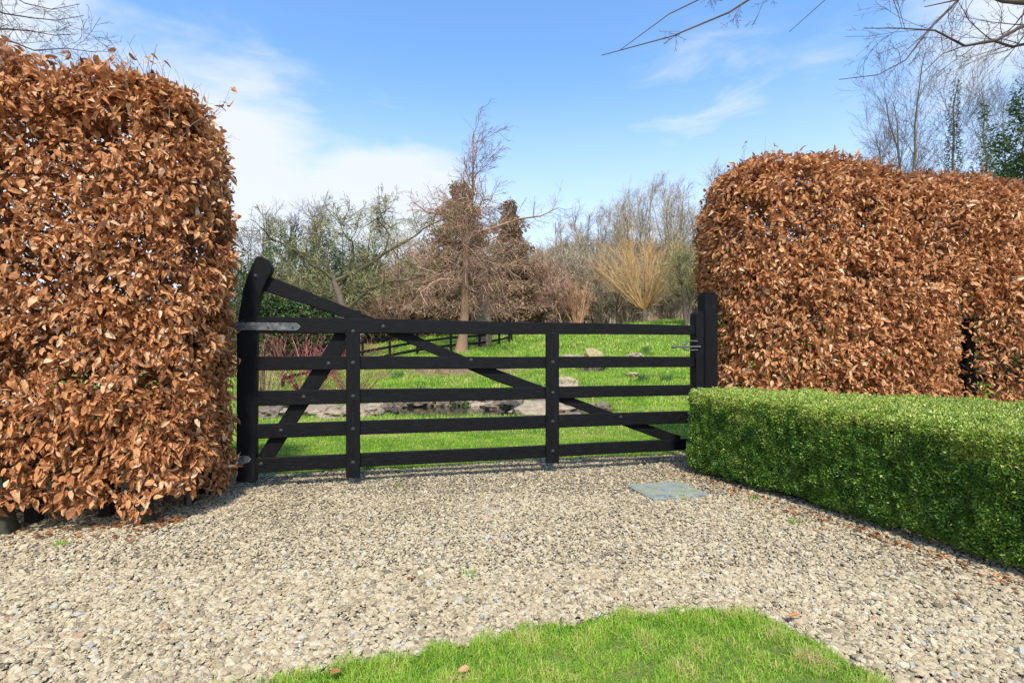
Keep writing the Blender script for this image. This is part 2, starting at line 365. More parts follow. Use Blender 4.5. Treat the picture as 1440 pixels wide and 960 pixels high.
# gravel drive sheet with an irregular far edge just beyond the gate
def edge_y(x): # far edge of the gravel as y(x)
    x = np.asarray(x, float)
    return 4.93 + 0.27 * (x + 1.75) + 0.05 * np.sin(x * 2.3 + 1) + 0.03 * np.sin(x * 7.1) + 0.10
def lawn_edge(x): # front edge (away from the camera) of the foreground lawn, y(x)
    px = [(-3.2, .3), (-.85, 1.75), (-.78, 1.80), (-.53, 1.885), (-.22, 1.99), (.11, 2.13), (.47, 2.23), (.86, 2.268), (1.05, 2.21), (1.14, 2.05), (1.19, 1.905), (1.25, 1.75), (1.5, .3)]
    a = np.array(px); return np.interp(x, a[:, 0], a[:, 1]) + 0.012 * np.sin(np.asarray(x) * 19) + 0.008 * np.sin(np.asarray(x) * 43 + 1)
g = G(); xx = np.linspace(-14, 9, 120); n = 26
rows = np.array([np.linspace(-11, edge_y(x), n) for x in xx]); XX = np.repeat(xx[:, None], n, 1)
idx = np.arange(XX.size).reshape(XX.shape)
g.add(np.stack([XX, rows, np.full_like(XX, .004)], -1).reshape(-1, 3), q=np.stack([idx[:-1, :-1], idx[1:, :-1], idx[1:, 1:], idx[:-1, 1:]], -1).reshape(-1, 4), tone=.5)
gb = mat('gravel_bed', [(.3, (.06, .05, .038)), (.45, (.17, .14, .10)), (.6, (.28, .23, .17)), (.7, (.36, .31, .25))], .9, 0, .2, noise=True, nscale=70, bump=1.0, bscale=60, bdist=.02)
solo('gravel_drive', g, gb, (0, 0, 0), kind='structure')

# loose stones
def ico(sub):
    bm = bmesh.new(); bmesh.ops.create_icosphere(bm, subdivisions=sub, radius=1)
    v = np.array([p.co[:] for p in bm.verts]); t = np.array([[q.index for q in f.verts] for f in bm.faces]); bm.free(); return v, t
def randrot(n, tilt):
    a = rng.uniform(0, 6.283, n); ca, sa = np.cos(a), np.sin(a); o = np.zeros(n); i = np.ones(n)
    Rz = np.stack([np.stack([ca, -sa, o], 1), np.stack([sa, ca, o], 1), np.stack([o, o, i], 1)], 1)
    b = rng.normal(0, tilt, n); cb, sb = np.cos(b), np.sin(b)
    Rx = np.stack([np.stack([i, o, o], 1), np.stack([o, cb, -sb], 1), np.stack([o, sb, cb], 1)], 1)
    c = rng.uniform(0, 6.283, n); cc, sc = np.cos(c), np.sin(c)
    Rw = np.stack([np.stack([cc, -sc, o], 1), np.stack([sc, cc, o], 1), np.stack([o, o, i], 1)], 1)
    return Rz @ Rx @ Rw
def scatter_stones(g, x, y, z, size, sub, tone, flat=0.5, tilt=.45):
    v, t = ico(sub); n = len(x)
    sc = size[:, None] * np.stack([np.ones(n), rng.uniform(.6, .95, n), rng.uniform(flat * .7, flat * 1.3, n)], 1)
    Rm = randrot(n, tilt)
    V = v[None] * sc[:, None] * (1 + rng.normal(0, .13, (n, len(v), 1)))
    V = np.einsum('nij,nvj->nvi', Rm, V) + np.stack([x, y, z], 1)[:, None]
    g.add(V.reshape(-1, 3), (np.arange(n)[:, None, None] * len(v) + t[None]).reshape(-1, 3), tone=np.repeat(tone, len(v)))
gs = G()
def stone_field(n, d0, d1, sub, smul=1.0):
    D = np.sqrt(rng.uniform(d0 ** 2, d1 ** 2, n)); x = rng.uniform(-1.04, 1.04, n) * D; y = D
    ok = (y < edge_y(x) + rng.normal(0, .04, n)) & (y > lawn_edge(x) - .01)
    x, y = x[ok], y[ok]
    size = np.clip(rng.lognormal(math.log(.0084), .38, len(x)), .0040, .023) * smul
    z = .006 + rng.uniform(0, .011, len(x)) + .004 * nz(np.stack([x, y], 1), .5, 3)
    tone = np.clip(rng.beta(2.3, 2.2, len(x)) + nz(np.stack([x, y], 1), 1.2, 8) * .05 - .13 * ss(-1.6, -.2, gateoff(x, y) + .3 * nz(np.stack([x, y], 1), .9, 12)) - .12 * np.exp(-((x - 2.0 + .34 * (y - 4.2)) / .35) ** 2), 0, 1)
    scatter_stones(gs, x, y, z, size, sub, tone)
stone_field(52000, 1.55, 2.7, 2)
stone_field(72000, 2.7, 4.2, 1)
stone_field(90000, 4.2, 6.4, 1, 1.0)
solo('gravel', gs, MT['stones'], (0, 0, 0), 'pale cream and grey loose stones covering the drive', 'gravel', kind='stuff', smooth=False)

# ------------------------------------------------------------------ grass
# foreground lawn: a turf sheet with blades on it
g = G(); xx = np.linspace(-1.6, 1.35, 90); m = 14
rows = np.array([np.linspace(-1.0, lawn_edge(x), m) for x in xx]); XX = np.repeat(xx[:, None], m, 1); idx = np.arange(XX.size).reshape(XX.shape)
ZZ = np.where(np.arange(m)[None] == m - 1, .004, .018) + 0 * XX
g.add(np.stack([XX, rows, ZZ], -1).reshape(-1, 3), q=np.stack([idx[:-1, :-1], idx[1:, :-1], idx[1:, 1:], idx[:-1, 1:]], -1).reshape(-1, 4), tone=.3)
solo('lawn', g, ground_mat(), (0, 0, 0), kind='structure')
gg = G()
n = 90000; x = rng.uniform(-1.2, 1.32, n); y = rng.uniform(1.3, 2.32, n); ok = y < lawn_edge(x) + rng.normal(0, .014, n) + .03 * nz(np.stack([x, y], 1), .22, 91); x, y = x[ok], y[ok]
pn = nz(np.stack([x, y], 1), .25, 31)
tn = np.clip(.56 + pn * .20 + .2 * ss(.9, 1.5, nz(np.stack([x, y], 1), .18, 35)) + nz(np.stack([x, y], 1), .07, 33) * .12 + rng.normal(0, .2, len(x)) + .2 * (rng.random(len(x)) < .06), 0, 1)
blades(gg, x, y, rng.uniform(.018, .042, len(x)) * (1 + .35 * pn), rng.uniform(.0018, .0036, len(x)), tn, z=np.full(len(x), .016), lean=.75)
solo('grass_foreground', gg, MT['grass'], (0, 0, 0), 'short bright green turf in the foreground inside the curve of the gravel', 'grass', kind='stuff').name = 'grass'
def pondd(x, y): return np.sqrt(((x + .5) / 3.3) ** 2 + ((y - 11.9) / 1.9) ** 2)
gg = G()
def grass_field(n, d0, d1, h0, h1, w0, w1, x0=-.62, x1=.62, xm=1.0, seed=1):
    D = np.sqrt(rng.uniform(d0 ** 2, d1 ** 2, n)); x = rng.uniform(x0, x1, n) * D; y = D
    ok = (y > edge_y(x) + rng.normal(0, .05, n)) & (pondd(x, y) > .93 + rng.normal(0, .04, n)) & (rng.random(n) > soil(x, y) * .95)
    x, y = x[ok], y[ok]; P = np.stack([x, y], 1); pn = nz(P, 1.2, 40 + seed) ; p2 = nz(P, .35, 50 + seed)
    tn = np.clip(.50 + pn * .17 + p2 * .15 + rng.normal(0, .18, len(x)) + .3 * (rng.random(len(x)) < .06), 0, 1)
    blades(gg, x, y, rng.uniform(h0, h1, len(x)) * (1 + .4 * p2), rng.uniform(w0, w1, len(x)), tn, lean=.6)
grass_field(90000, 4.9, 7.5, .02, .045, .004, .008)
grass_field(60000, 7.5, 13, .03, .07, .007, .013)
grass_field(110000, 12.5, 22, .06, .13, .012, .024)
grass_field(60000, 22, 40, .08, .18, .02, .05, -.5, .5)
grass_field(45000, 6, 16, .05, .12, .012, .024, .55, 1.15, seed=3)
solo('grass', gg, MT['grass'], (0, 0, 0), 'rough green grass of the lawn and bank beyond the gate', 'grass', kind='stuff')

# ------------------------------------------------------------------ pond
def water_mat():
    m = bpy.data.materials.new('pond_water'); m.use_nodes = True; nt = m.node_tree; L = nt.links.new; b = nt.nodes['Principled BSDF']
    b.inputs['Base Color'].default_value = (.02, .017, .01, 1); b.inputs['Roughness'].default_value = .06; b.inputs['Specular IOR Level'].default_value = .6
    geo = nt.nodes.new('ShaderNodeNewGeometry'); n = N(nt, 'ShaderNodeTexNoise'); n.inputs['Scale'].default_value = 5; L(geo.outputs['Position'], n.inputs[0])
    bm = N(nt, 'ShaderNodeBump'); bm.inputs['Strength'].default_value = .25; bm.inputs['Distance'].default_value = .02
    L(n.outputs[0], bm.inputs['Height']); L(bm.outputs[0], b.inputs['Normal']); return m
g = G(); a = np.linspace(0, 2 * math.pi, 48, endpoint=False)
ring = np.stack([-.5 + 3.5 * np.cos(a), 11.9 + 2.02 * np.sin(a), np.full(48, -.13)], 1)
g.add(np.concatenate([[[-.5, 11.9, -.13]], ring]), [(0, 1 + i, 1 + (i + 1) % 48) for i in range(48)])
solo('pond_water', g, water_mat(), (0, 0, 0), kind='structure')

def rock(px, py, D, w, d, h, label, tone=.6, seed=0, group='rocks around the pond', z=None, moss=False, sharp=.24):
    r = np.random.default_rng(seed + 100); v, t = ico(3)
    x = (px - 720) / F * D; y = D; zb = max(tz(x, y), -.17) if z is None else z
    v = np.sign(v) * np.abs(v) ** .72
    v = v * (1 + (nz(v, 1.6, seed) * sharp + nz(v, .6, seed + 1) * sharp * .5)[:, None])
    v = v * [w / 2, d / 2, h / 2]; a = r.uniform(-.4, .4); ca, sa = math.cos(a), math.sin(a)
    v = v @ np.array([[ca, sa, 0], [-sa, ca, 0], [0, 0, 1]])
    v += [x, y, zb + h * .22]
    g = G(); g.add(v, t, tone=tone); return solo('rock', g, MT['rock'], (x, y, zb), label, 'rock', group, smooth=False)
RK = [
 (376, 0, 9.6, .42, .5, .24, 'small grey rock nearest the heel post of the gate, left of the pond', .45),
 (392, 0, 10.9, .5, .45, .3, 'rounded grey boulder left of the pond seen beside the heel post', .4),
 (412, 0, 9.9, .55, .5, .2, 'flat cream slab in front of the boulders left of the pond', .75),
 (428, 0, 11.4, .7, .5, .26, 'long tilted cream rock behind the slab left of the pond', .8),
 (449, 0, 10.2, .7, .55, .26, 'broad pale brown rock left of the pond beside the short brace', .66),
 (478, 0, 11.2, .8, .5, .22, 'thin flat grey rock stacked at the left pond edge', .5),
 (470, 0, 9.7, .5, .5, .2, 'low buff rock at the left pond edge nearest the lawn', .7),
 (508, 0, 10.0, .62, .5, .26, 'chunky buff rock just left of the slatted brace post', .72),
 (523, 0, 11.1, .62, .5, .42, 'tall tan boulder right of the brace post at the pond edge', .68),
 (520, 0, 10.1, .5, .4, .22, 'pale green tinged rock at the water edge below the tan boulder', .6),
 (548, 0, 10.9, .42, .4, .36, 'dark wet rock where the stream enters the pond', .2),
 (405, 0, 12.1, .6, .5, .3, 'brown rock half under the red stemmed bush', .55),
 (690, 0, 13.3, .9, .5, .2, 'flat cream ledge stone on the far side of the pond', .8),
 (668, 0, 13.7, .6, .4, .18, 'small pale stone on the far bank left of the cream ledge', .85),
 (716, 0, 12.2, .5, .5, .34, 'dark wet rock beside the big domed boulder', .22),
 (700, 0, 12.7, .6, .4, .26, 'grey brown rock between the ledge and the dark wet rock', .45),
 (766, 0, 11.3, 1.3, .8, .46, 'big domed ochre boulder at the right end of the pond', .74),
 (742, 0, 10.3, .5, .35, .18, 'blue grey wet stone in the water below the domed boulder', .3),
 (796, 0, 10.9, .7, .5, .16, 'flat mossy slab at the right foot of the domed boulder', .5),
 (795, 0, 14.3, .75, .5, .42, 'pale rounded stone in the grass behind the pond right of the brace post', .85),
 (838, 0, 12.7, .45, .3, .18, 'small tan stone in the grass near the long brace', .72),
 (846, 0, 12.3, .18, .16, .16, 'small rusty brown stone beside the tan stone', .3),
 (833, 0, 17.5, .8, .6, .5, 'dark mossy rock high on the bank', .35),
 (806, 0, 18.6, .8, .6, .5, 'long pale rock high on the bank left of the mossy one', .7),
 (832, 0, 18.9, .7, .5, .78, 'rock with yellow lichen at the top of the bank', .98),
 (894, 0, 20.5, .55, .5, .36, 'pale rock alone in the grass at upper right', .75),
 (889, 0, 16.6, .4, .4, .2, 'small ochre stone low in the grass of the bank', .95),
]
for i, (px, _, D, w, d, h, lab, tn) in enumerate(RK): rock(px, 0, D, w, d, h, lab, tn, seed=i * 3)

for i in range(17):
    a_ = R(152 - i * 7.6); x_, y_ = -.5 + 3.15 * math.cos(a_), 11.9 + 1.78 * math.sin(a_)
    rock(720 + F * x_ / y_, 0, y_, rng.uniform(.3, .5), .35, rng.uniform(.18, .26), 'low brown edging stone in the row along the far rim of the pond', rng.uniform(.35, .7), seed=200 + i, group='edging stones of the far pond rim')
# ------------------------------------------------------------------ gate
def gpt(px, py, off=0.0):
    """gate local: s along the gate, z, for a pixel on the plane off metres behind the gate line"""
    u = (px - 720) / F; b0 = GL0 + GN * off
    # solve (u D, D) on line b0 + s GU
    D = (b0[1] * GU[0] - b0[0] * GU[1]) / (GU[0] - u * GU[1])
    s = ((u * D - b0[0]) * GU[0] + (D - b0[1]) * GU[1]); return s, CAMH - (py - HZ) / F * D
def W(s, t, z): return np.array([GL0[0] + s * GU[0] + t * GN[0], GL0[1] + s * GU[1] + t * GN[1], z])
AX = np.array([[GU[0], GU[1], 0], [GN[0], GN[1], 0], [0, 0, 1]])
gate = thing('field_gate', (GL0[0], GL0[1], 0), 'black painted five bar timber gate with a curved heel head across the gravel', 'gate')
def slab(g, poly, t0, t1, tone=.5, bev=.005):
    """extrude an (s,z) outline from t0 to t1 with chamfered front edges"""
    bm = bmesh.new(); vs = [bm.verts.new(W(s, t0, z)) for s, z in poly]; f = bm.faces.new(vs)
    r = bmesh.ops.extrude_face_region(bm, geom=[f]); mv = [e for e in r['geom'] if isinstance(e, bmesh.types.BMVert)]
    for v in mv: v.co.x += GN[0] * (t1 - t0); v.co.y += GN[1] * (t1 - t0)
    bmesh.ops.recalc_face_normals(bm, faces=bm.faces[:])
    if bev: bmesh.ops.bevel(bm, geom=bm.edges[:], offset=bev, segments=1, affect='EDGES', profile=.5)
    bmesh.ops.triangulate(bm, faces=bm.faces[:]); bm.verts.index_update()
    g.add([p.co[:] for p in bm.verts], [[p.index for p in f.verts] for f in bm.faces], tone=tone); bm.free()
TT = .0
# rails (left px,top,bottom ... right px,top,bottom)
rails = [(359, 445, 468.5, 978, 457.5, 470.5), (359, 501, 521, 978, 501.5, 516), (359, 549.5, 571, 978, 541, 555.5), (359, 596.5, 617, 978, 577.5, 594.5), (359, 644.5, 665, 978, 616.5, 632)]
for i, (xa, a0, a1, xb, b0, b1) in enumerate(rails):
    s0, z0 = gpt(xa, a0); _, z1 = gpt(xa, a1); s1, z2 = gpt(xb, b0); _, z3 = gpt(xb, b1)
    g = G(); t0 = -.012 if i == 0 else 0.0; mid = [(s0 + (s1 - s0) * f) for f in (0, .25, .5, .75, 1)]
    wob = [0, .003, -.002, .003, 0]
    up = [(s, z0 + (z2 - z0) * f + w) for s, f, w in zip(mid, (0, .25, .5, .75, 1), wob)]; lo = [(s, z1 + (z3 - z1) * f + w) for s, f, w in zip(mid, (0, .25, .5, .75, 1), wob)]
    slab(g, lo + up[::-1], t0, .038); part('rail', g, MT['black_h'], gate)
# heel stile with curved head
hp = [(332, 678), (332.5, 560), (333, 462), (336, 440), (342, 406), (348, 388), (355, 371), (361.5, 359.5), (369, 361), (377, 366), (382.5, 375), (382, 382), (376, 392), (369, 408), (364.5, 425), (361.5, 447), (360.5, 560), (360, 678)]
g = G(); slab(g, [gpt(x, y, -.008) for x, y in hp][::-1], -.008, .085, bev=.006); 
part('heel_stile', g, MT['black_v'], gate)
g = G(); slab(g, [gpt(x, y, -.02) for x, y in [(332.5, 440), (333, 678), (360, 678), (361.3, 470), (362.5, 438), (336, 438)]][::-1], -.020, -.0155, bev=0) if False else None
# long brace and short brace (behind the rails)
g = G(); slab(g, [gpt(x, y, .041) for x, y in [(362, 406), (377, 387.5), (519, 444), (620, 487), (700, 519.5), (790, 553), (860, 579), (958, 613), (955, 627), (900, 607), (800, 570), (700, 537), (640, 511), (560, 476), (470, 441)]], .041, .075); part('long_brace', g, MT['black_h'], gate)
g = G(); slab(g, [gpt(x, y, .041) for x, y in [(362, 641), (382, 649), (486, 489), (486, 466), (475, 462)]][::-1], .041, .074); part('short_brace', g, MT['black_v'], gate)
# upright braces in front of the rails
for (xa, xb, ya, yb) in ((486.5, 506.5, 468.5, 672), (768, 786.5, 468, 651)):
    g = G(); slab(g, [gpt(xa, ya, -.028), gpt(xb, ya, -.028), gpt(xb, yb, -.028), gpt(xa, yb, -.028)], -.028, -.001); part('upright_brace', g, MT['black_v'], gate)
# shutting stile
sA, zA = gpt(979, 437, -.03); sB, _ = gpt(989.5, 437, -.03)
g = G(); r_ = (sB - sA) / 2; pts = [(sA, .12), (sB, .12), (sB, zA - .04), (sB - .015, zA - .012), (sA + r_, zA), (sA + .015, zA - .012), (sA, zA - .04)]
slab(g, pts, -.035, .085); part('shutting_stile', g, MT['black_v'], gate)
# bolts
def bolt(px, py, off, r=.011):
    s, z = gpt(px, py, off); g = G(); n = 12
    for rr, t in ((r * 1.5, .002), (r, .009)):
        a = np.arange(n) * 2 * math.pi / n
        f = [W(s + rr * math.cos(q), off - t, z + rr * math.sin(q)) for q in a]; b = [W(s + rr * 1.1 * math.cos(q), off + .002, z + rr * 1.1 * math.sin(q)) for q in a]
        g.add(np.array(f + b + [W(s, off - t - .003, z)]), [(2 * n, i, (i + 1) % n) for i in range(n)], [(i, (i + 1) % n, n + (i + 1) % n, n + i) for i in range(n)])
    return part('bolt', g, MT['iron'], gate, smooth=False)
for px, ys_ in ((496.5, (466, 510, 557, 603, 650)), (777.5, (470, 509, 552, 592.5, 634))):
    for k, y in enumerate(ys_): bolt(px, y, -.012 if k == 0 else -.028)
for px, py, off in ((359, 388, -.008), (539, 459, -.012), (662.5, 506, 0), (873, 586, 0), (462, 511, 0), (427, 558, 0), (395, 605, 0), (367, 652, 0)): bolt(px, py, off)
# hinges
g = G(); slab(g, [gpt(x, y, -.0125) for x, y in [(322, 453), (417, 454), (421.5, 457), (422.5, 460), (420, 463.5), (415, 465), (322, 464)]][::-1], -.021, -.0125, bev=.002)
hg = part('strap_hinge', g, MT['metal'], gate)
for px in (344, 377, 412):
    s, z = gpt(px, 459.5, -.021); g = G(); v, t = ico(2); g.add(v * .009 + W(s, -.022, z), t); part('bolt', g, MT['steel'], hg, smooth=True)
g = G(); slab(g, [gpt(x, y, .04) for x, y in [(318, 641), (345, 638.5), (352, 640), (355.5, 644), (352, 648.5), (344, 651), (318, 651)]][::-1], -.017, -.0085, bev=.003)
part('strap_hinge', g, MT['metal'], gate)
# spring latch on the shutting end: bar with knob through two loops
g = G()
def lp(px, py, off=-.045): s, z = gpt(px, py, off); return W(s, off, z)
def poly(pts, r, sides=8): return np.array(pts)[None], np.full((1, len(pts)), r)
tubes(g, *poly([lp(947, 487.6), lp(958, 487.6), lp(985, 487.4)], .010), 8)
loop = [lp(981, 479.5), lp(972, 479.3), lp(965, 480.5), lp(960, 484), lp(958.5, 487.5), lp(960, 490), lp(965, 492), lp(973, 492.3), lp(981, 492)]
tubes(g, *poly(loop, .007), 8)
v, t = ico(2); g.add(v * .019 + lp(947, 487.6), t); g.add(v * .013 + lp(958.5, 487.6), t)
part('latch', g, MT['steel'], gate, smooth=True)

# gate posts
def post(px, off, w, h, label, ang=GA, pos=None, name='gate_post', chamfer=.02):
    s, _ = gpt(px, 500, off); p = W(s, off, 0) if pos is None else np.array(pos, float)
    g = G(); box(g, (p[0], p[1], h / 2 - .1), (w, w, h + .2), ang, bev=chamfer * .4)
    box(g, (p[0], p[1], h + .012), (w - .03, w - .03, .03), ang, bev=.008)
    return solo(name, g, MT['black_v'], (p[0], p[1], 0), label, 'gate post', smooth=False)
post(995, .13, .15, CAMH + (503 - 414) / F * 5.55, 'square black gate post half buried in the right beech hedge')
post(296, .02, .2, 1.55, 'black hanging post of the gate hidden in the left beech hedge')

# ------------------------------------------------------------------ beech hedges
def roundbox_samples(n, Lx, Wy, Hz, r, faces=('front', 'top', 'end', 'back')):
    areas = {'front': Lx * Hz, 'back': Lx * Hz * .35, 'top': Lx * Wy * 1.0, 'end': Wy * Hz, 'end2': Wy * Hz}
    fs = list(faces); A = np.array([areas[f] for f in fs]); k = rng.choice(len(fs), n, p=A / A.sum())
    u = rng.random(n); v = rng.random(n); p = np.zeros((n, 3))
    for i, f in enumerate(fs):
        m = k == i
        if f in ('front', 'back'): p[m] = np.stack([u[m] * Lx, np.full(m.sum(), -Wy / 2 if f == 'front' else Wy / 2), v[m] * Hz], 1)
        elif f == 'top': p[m] = np.stack([u[m] * Lx, (v[m] - .5) * Wy, np.full(m.sum(), Hz)], 1)
        elif f == 'end': p[m] = np.stack([np.full(m.sum(), Lx), (u[m] - .5) * Wy, v[m] * Hz], 1)
        else: p[m] = np.stack([np.zeros(m.sum()), (u[m] - .5) * Wy, v[m] * Hz], 1)
    lo = np.array([r, -Wy / 2 + r, -5]); hi = np.array([Lx - r, Wy / 2 - r, Hz - r])
    q = np.clip(p, lo, hi); d = unit(p - q); return q + d * r, d

def beech_hedge(org, ang, Lx, Wy, Hz, r, nleaf, label, flip, density=None, topf=None, size=(.05, .085), seed=0, bottom=.12, ncore=9000):
    """org: ground point of the gate end; hedge runs along +x local (flip: towards -x) ; front faces the camera"""
    u = np.array([math.cos(ang), math.sin(ang), 0]) * (-1 if flip else 1); w = np.array([-math.sin(ang), math.cos(ang), 0]); org = np.asarray(org, float)
    def Wd(p): # local x measured from the far end, so 'end' is the gate end at x=Lx
        return org + (Lx - p[:, :1]) * u + p[:, 1:2] * w + p[:, 2:3] * np.array([0, 0, 1.0])
    def Wv(d): return -d[:, :1] * u + d[:, 1:2] * w + d[:, 2:3] * np.array([0, 0, 1.0])
    p, d = roundbox_samples(nleaf, Lx, Wy, Hz, r)
    depth = rng.exponential(.075, nleaf); depth = np.minimum(depth, .5)
    bul = nz(p, .9, seed + 1) * .05 + nz(p, .3, seed + 2) * .035 + rng.normal(0, .02, nleaf)
    P = p + d * (bul - depth)[:, None]
    if topf is not None: P[:, 2] *= topf(P[:, 0])
    hole = nz(p, .38, seed + 3) + nz(p, .16, seed + 4) * .75
    keep = (hole > -.82 + rng.normal(0, .15, nleaf)) & (P[:, 2] > bottom + .1 * nz(p, .5, seed + 5))
    Wp = Wd(P)
    if density is not None: keep &= rng.random(nleaf) < density(Wp)
    P, d, Wp, p = P[keep], d[keep], Wp[keep], p[keep]; n = len(P)
    nc = int(ncore); C_ = np.stack([rng.uniform(0, Lx - .16, nc), rng.uniform(-.36, .36, nc) * Wy, bottom + .12 + rng.random(nc) * (Hz - .38 - bottom)], 1)
    if topf is not None: C_[:, 2] *= topf(C_[:, 0])
    cw = Wd(C_)
    if density is not None: m_ = rng.random(nc) < density(cw) ** 2; C_, cw = C_[m_], cw[m_]; nc = len(C_)
    root = thing('beech_hedge', (org + u * Lx / 2), label, 'hedge', None)
    Wd_ = Wv(d)
    dn = np.array([0, 0, -1.0])
    ax = unit(Wd_ * rng.uniform(.1, .9, (n, 1)) + dn * rng.uniform(-.2, 1.1, (n, 1)) * (1 - .8 * np.clip(d[:, 2:3], 0, 1)) + rng.normal(0, .45, (n, 3)))
    nr = unit(Wd_ * .8 + [0, 0, .5] + rng.normal(0, .45, (n, 3)))
    sz = rng.uniform(size[0] * .75, size[1] * 1.08, n) * (1 + .12 * nz(p, .5, seed + 7))
    tone = np.clip(.52 + nz(p, .5, seed + 8) * .08 + rng.normal(0, .21, n), 0, 1)
    g = G(); leaves(g, Wp, ax, nr, sz, 'beech', tone, .3); leaves(g, cw, rng.normal(0, 1, (nc, 3)) + [0, 0, -.5], rng.normal(0, 1, (nc, 3)) + [0, -1, 0], rng.uniform(size[0], size[1] * 1.15, nc), 'oval', np.clip(rng.normal(.35, .15, nc), 0, 1), .3); part('foliage', g, MT['beech'], root, smooth=False)
    # stems and branching
    g = G(); ns = int(Lx / .28); sx = (np.arange(ns) + .5) * Lx / ns + rng.normal(0, .05, ns)
    S = []
    for i in range(ns):
        a = np.array([[min(max(sx[i], .15), Lx - .2), rng.normal(0, .08), -.05]]); b = a + [[rng.normal(0, .12), rng.normal(0, .12), (Hz - .15) * (1 if topf is None else topf(a[0, 0]))]]
        S.append(stem(Wd(a)[0], Wd(b)[0], rng.uniform(.02, .038), .006, 9, .06, seed + i)[0][0])
    S = np.array(S); Rr = np.linspace(.03, .007, 9)[None] * rng.uniform(.7, 1.2, (ns, 1)); tubes(g, S, Rr, 6, tone=rng.random(ns)) if False else tubes(g, S, Rr, 4)
    B1, R1 = grow(S, Rr, 26, .06, .98, Wy * .62, 62, 5, .18, .05, .45, lenfall=.15)
    def inside(B, pad):
        q = ((B - (org + u * Lx)) @ (-u)); q = (B - org) @ u; return (q.min(1) > -pad) & (B[:, :, 2].max(1) < Hz - .05)
    kk = inside(B1, -.05); B1, R1 = B1[kk], R1[kk]; tubes(g, B1, R1, 3)
    B2, R2 = grow(B1, R1, 5, .3, 1, .28, 40, 3, .2, .02, .6, lenfall=.2); kk = inside(B2, .06); B2, R2 = B2[kk], R2[kk]; tubes(g, B2, np.maximum(R2, .0012), 3)
    part('branching', g, MT['twig'], root)
    # wispy shoots on the top with buds and a few leaves
    m = int(Lx * 115); a = np.stack([rng.uniform(0, Lx - .1, m), rng.uniform(-Wy * .45, Wy * .45, m), np.zeros(m)], 1); cl = nz(a, .8, seed + 9)
    tf = topf(a[:, 0]) if topf is not None else 1.0
    edge = np.maximum(np.abs(a[:, 1]) - (Wy / 2 - r), 0) ** 2 + np.maximum(a[:, 0] - (Lx - r), 0) ** 2
    a[:, 2] = (Hz - r + np.sqrt(np.maximum(r * r - edge, 0))) * tf - .12
    A = Wd(a); k = 4; Q = np.zeros((m, k, 3)); Q[:, 0] = A; dr = unit(np.stack([rng.normal(0, .3, m), rng.normal(0, .3, m), np.ones(m)], 1)); ln = np.clip(rng.normal(.22, .08, m) + cl * .08, .1, .48)
    for j in range(1, k): dr = unit(dr + rng.normal(0, .16, (m, 3))); Q[:, j] = Q[:, j - 1] + dr * (ln / (k - 1))[:, None]
    g = G(); rd = np.tile(np.array([.0028, .0023, .0017, .001]), (m, 1)); tubes(g, Q, rd, 3)
    q1, r1 = grow(Q, rd, 3, .3, .95, .09, 42, 3, .15, .1, .7, lenfall=.2); tubes(g, q1, np.maximum(r1, .0009), 3)
    ff = rng.choice(n, int(Lx * 130)); d0 = unit(Wd_[ff] + rng.normal(0, .5, (len(ff), 3))); st0 = Wp[ff] - d0 * .08; le = rng.uniform(.10, .22, len(ff))[:, None]
    Qf = np.stack([st0, st0 + d0 * le * .5 + rng.normal(0, .008, (len(ff), 3)), st0 + d0 * le + [0, 0, .015]], 1); tubes(g, Qf, np.tile([.0022, .0016, .0009], (len(ff), 1)), 3)
    part('shoots', g, MT['bud'], root)
    nl = m * 2; bi = rng.integers(0, m, nl); t = rng.integers(1, k, nl); lp_ = Q[bi, t] + rng.normal(0, .01, (nl, 3))
    sel = rng.random(nl) < .8; lp_ = lp_[sel]; nl = len(lp_)
    g = G(); leaves(g, lp_, rng.normal(0, 1, (nl, 3)) + [0, 0, -.2], rng.normal(0, 1, (nl, 3)), rng.uniform(.035, .065, nl), 'beech', np.clip(rng.normal(.42, .15, nl), 0, 1), .4)
    part('shoot_leaves', g, MT['beech'], root)
    return root

LA = GA
leftend = np.array([-2.22, 0, 0]); leftend[1] = 4.35 - .42
tl = lambda x: 1.0 - 0.0 * x
beech_hedge((-2.19, 3.97, 0), LA, 4.2, 1.15, 3.04, .40, 80000, 'tall clipped beech hedge in dry copper leaf left of the gate', True, seed=11,
            size=(.040, .066), bottom=.16, ncore=32000)
def dens_r(Wp):
    pxx = Wp[:, 0] / Wp[:, 1] * F + 720; z = Wp[:, 2]
    gap = np.exp(-((pxx - 1358) / 16) ** 2) * ss(2.3, 1.5, z); thin = ss(1345, 1380, pxx) * ss(1.9, 1.2, z) * .55
    return 1 - np.clip(gap * .8 + thin, 0, .92)
beech_hedge((2.22, 6.02, 0), GA, 9.0, 1.15, 3.36, .70, 115000, 'long clipped beech hedge in dry copper leaf right of the gate behind the box hedge', False, density=dens_r, seed=37, size=(.044, .074), bottom=.1, ncore=56000)

s_, _z = gpt(1357, 500, .35); p_ = W(s_, .35, 0); g = G(); box(g, (p_[0], p_[1], .75), (.14, .14, 1.7), GA, bev=.008)
for hh in (.45, .85, 1.25):
    a_, b_ = W(s_ + .07, .35, hh), W(s_ + 1.9, .35, hh); box(g, (a_ + b_) / 2, (1.83, .04, .1), GA, bev=.004)
solo('fence_post', g, MT['black_v'], (p_[0], p_[1], 0), 'black post with rails inside the gap of the right beech hedge', 'fence')
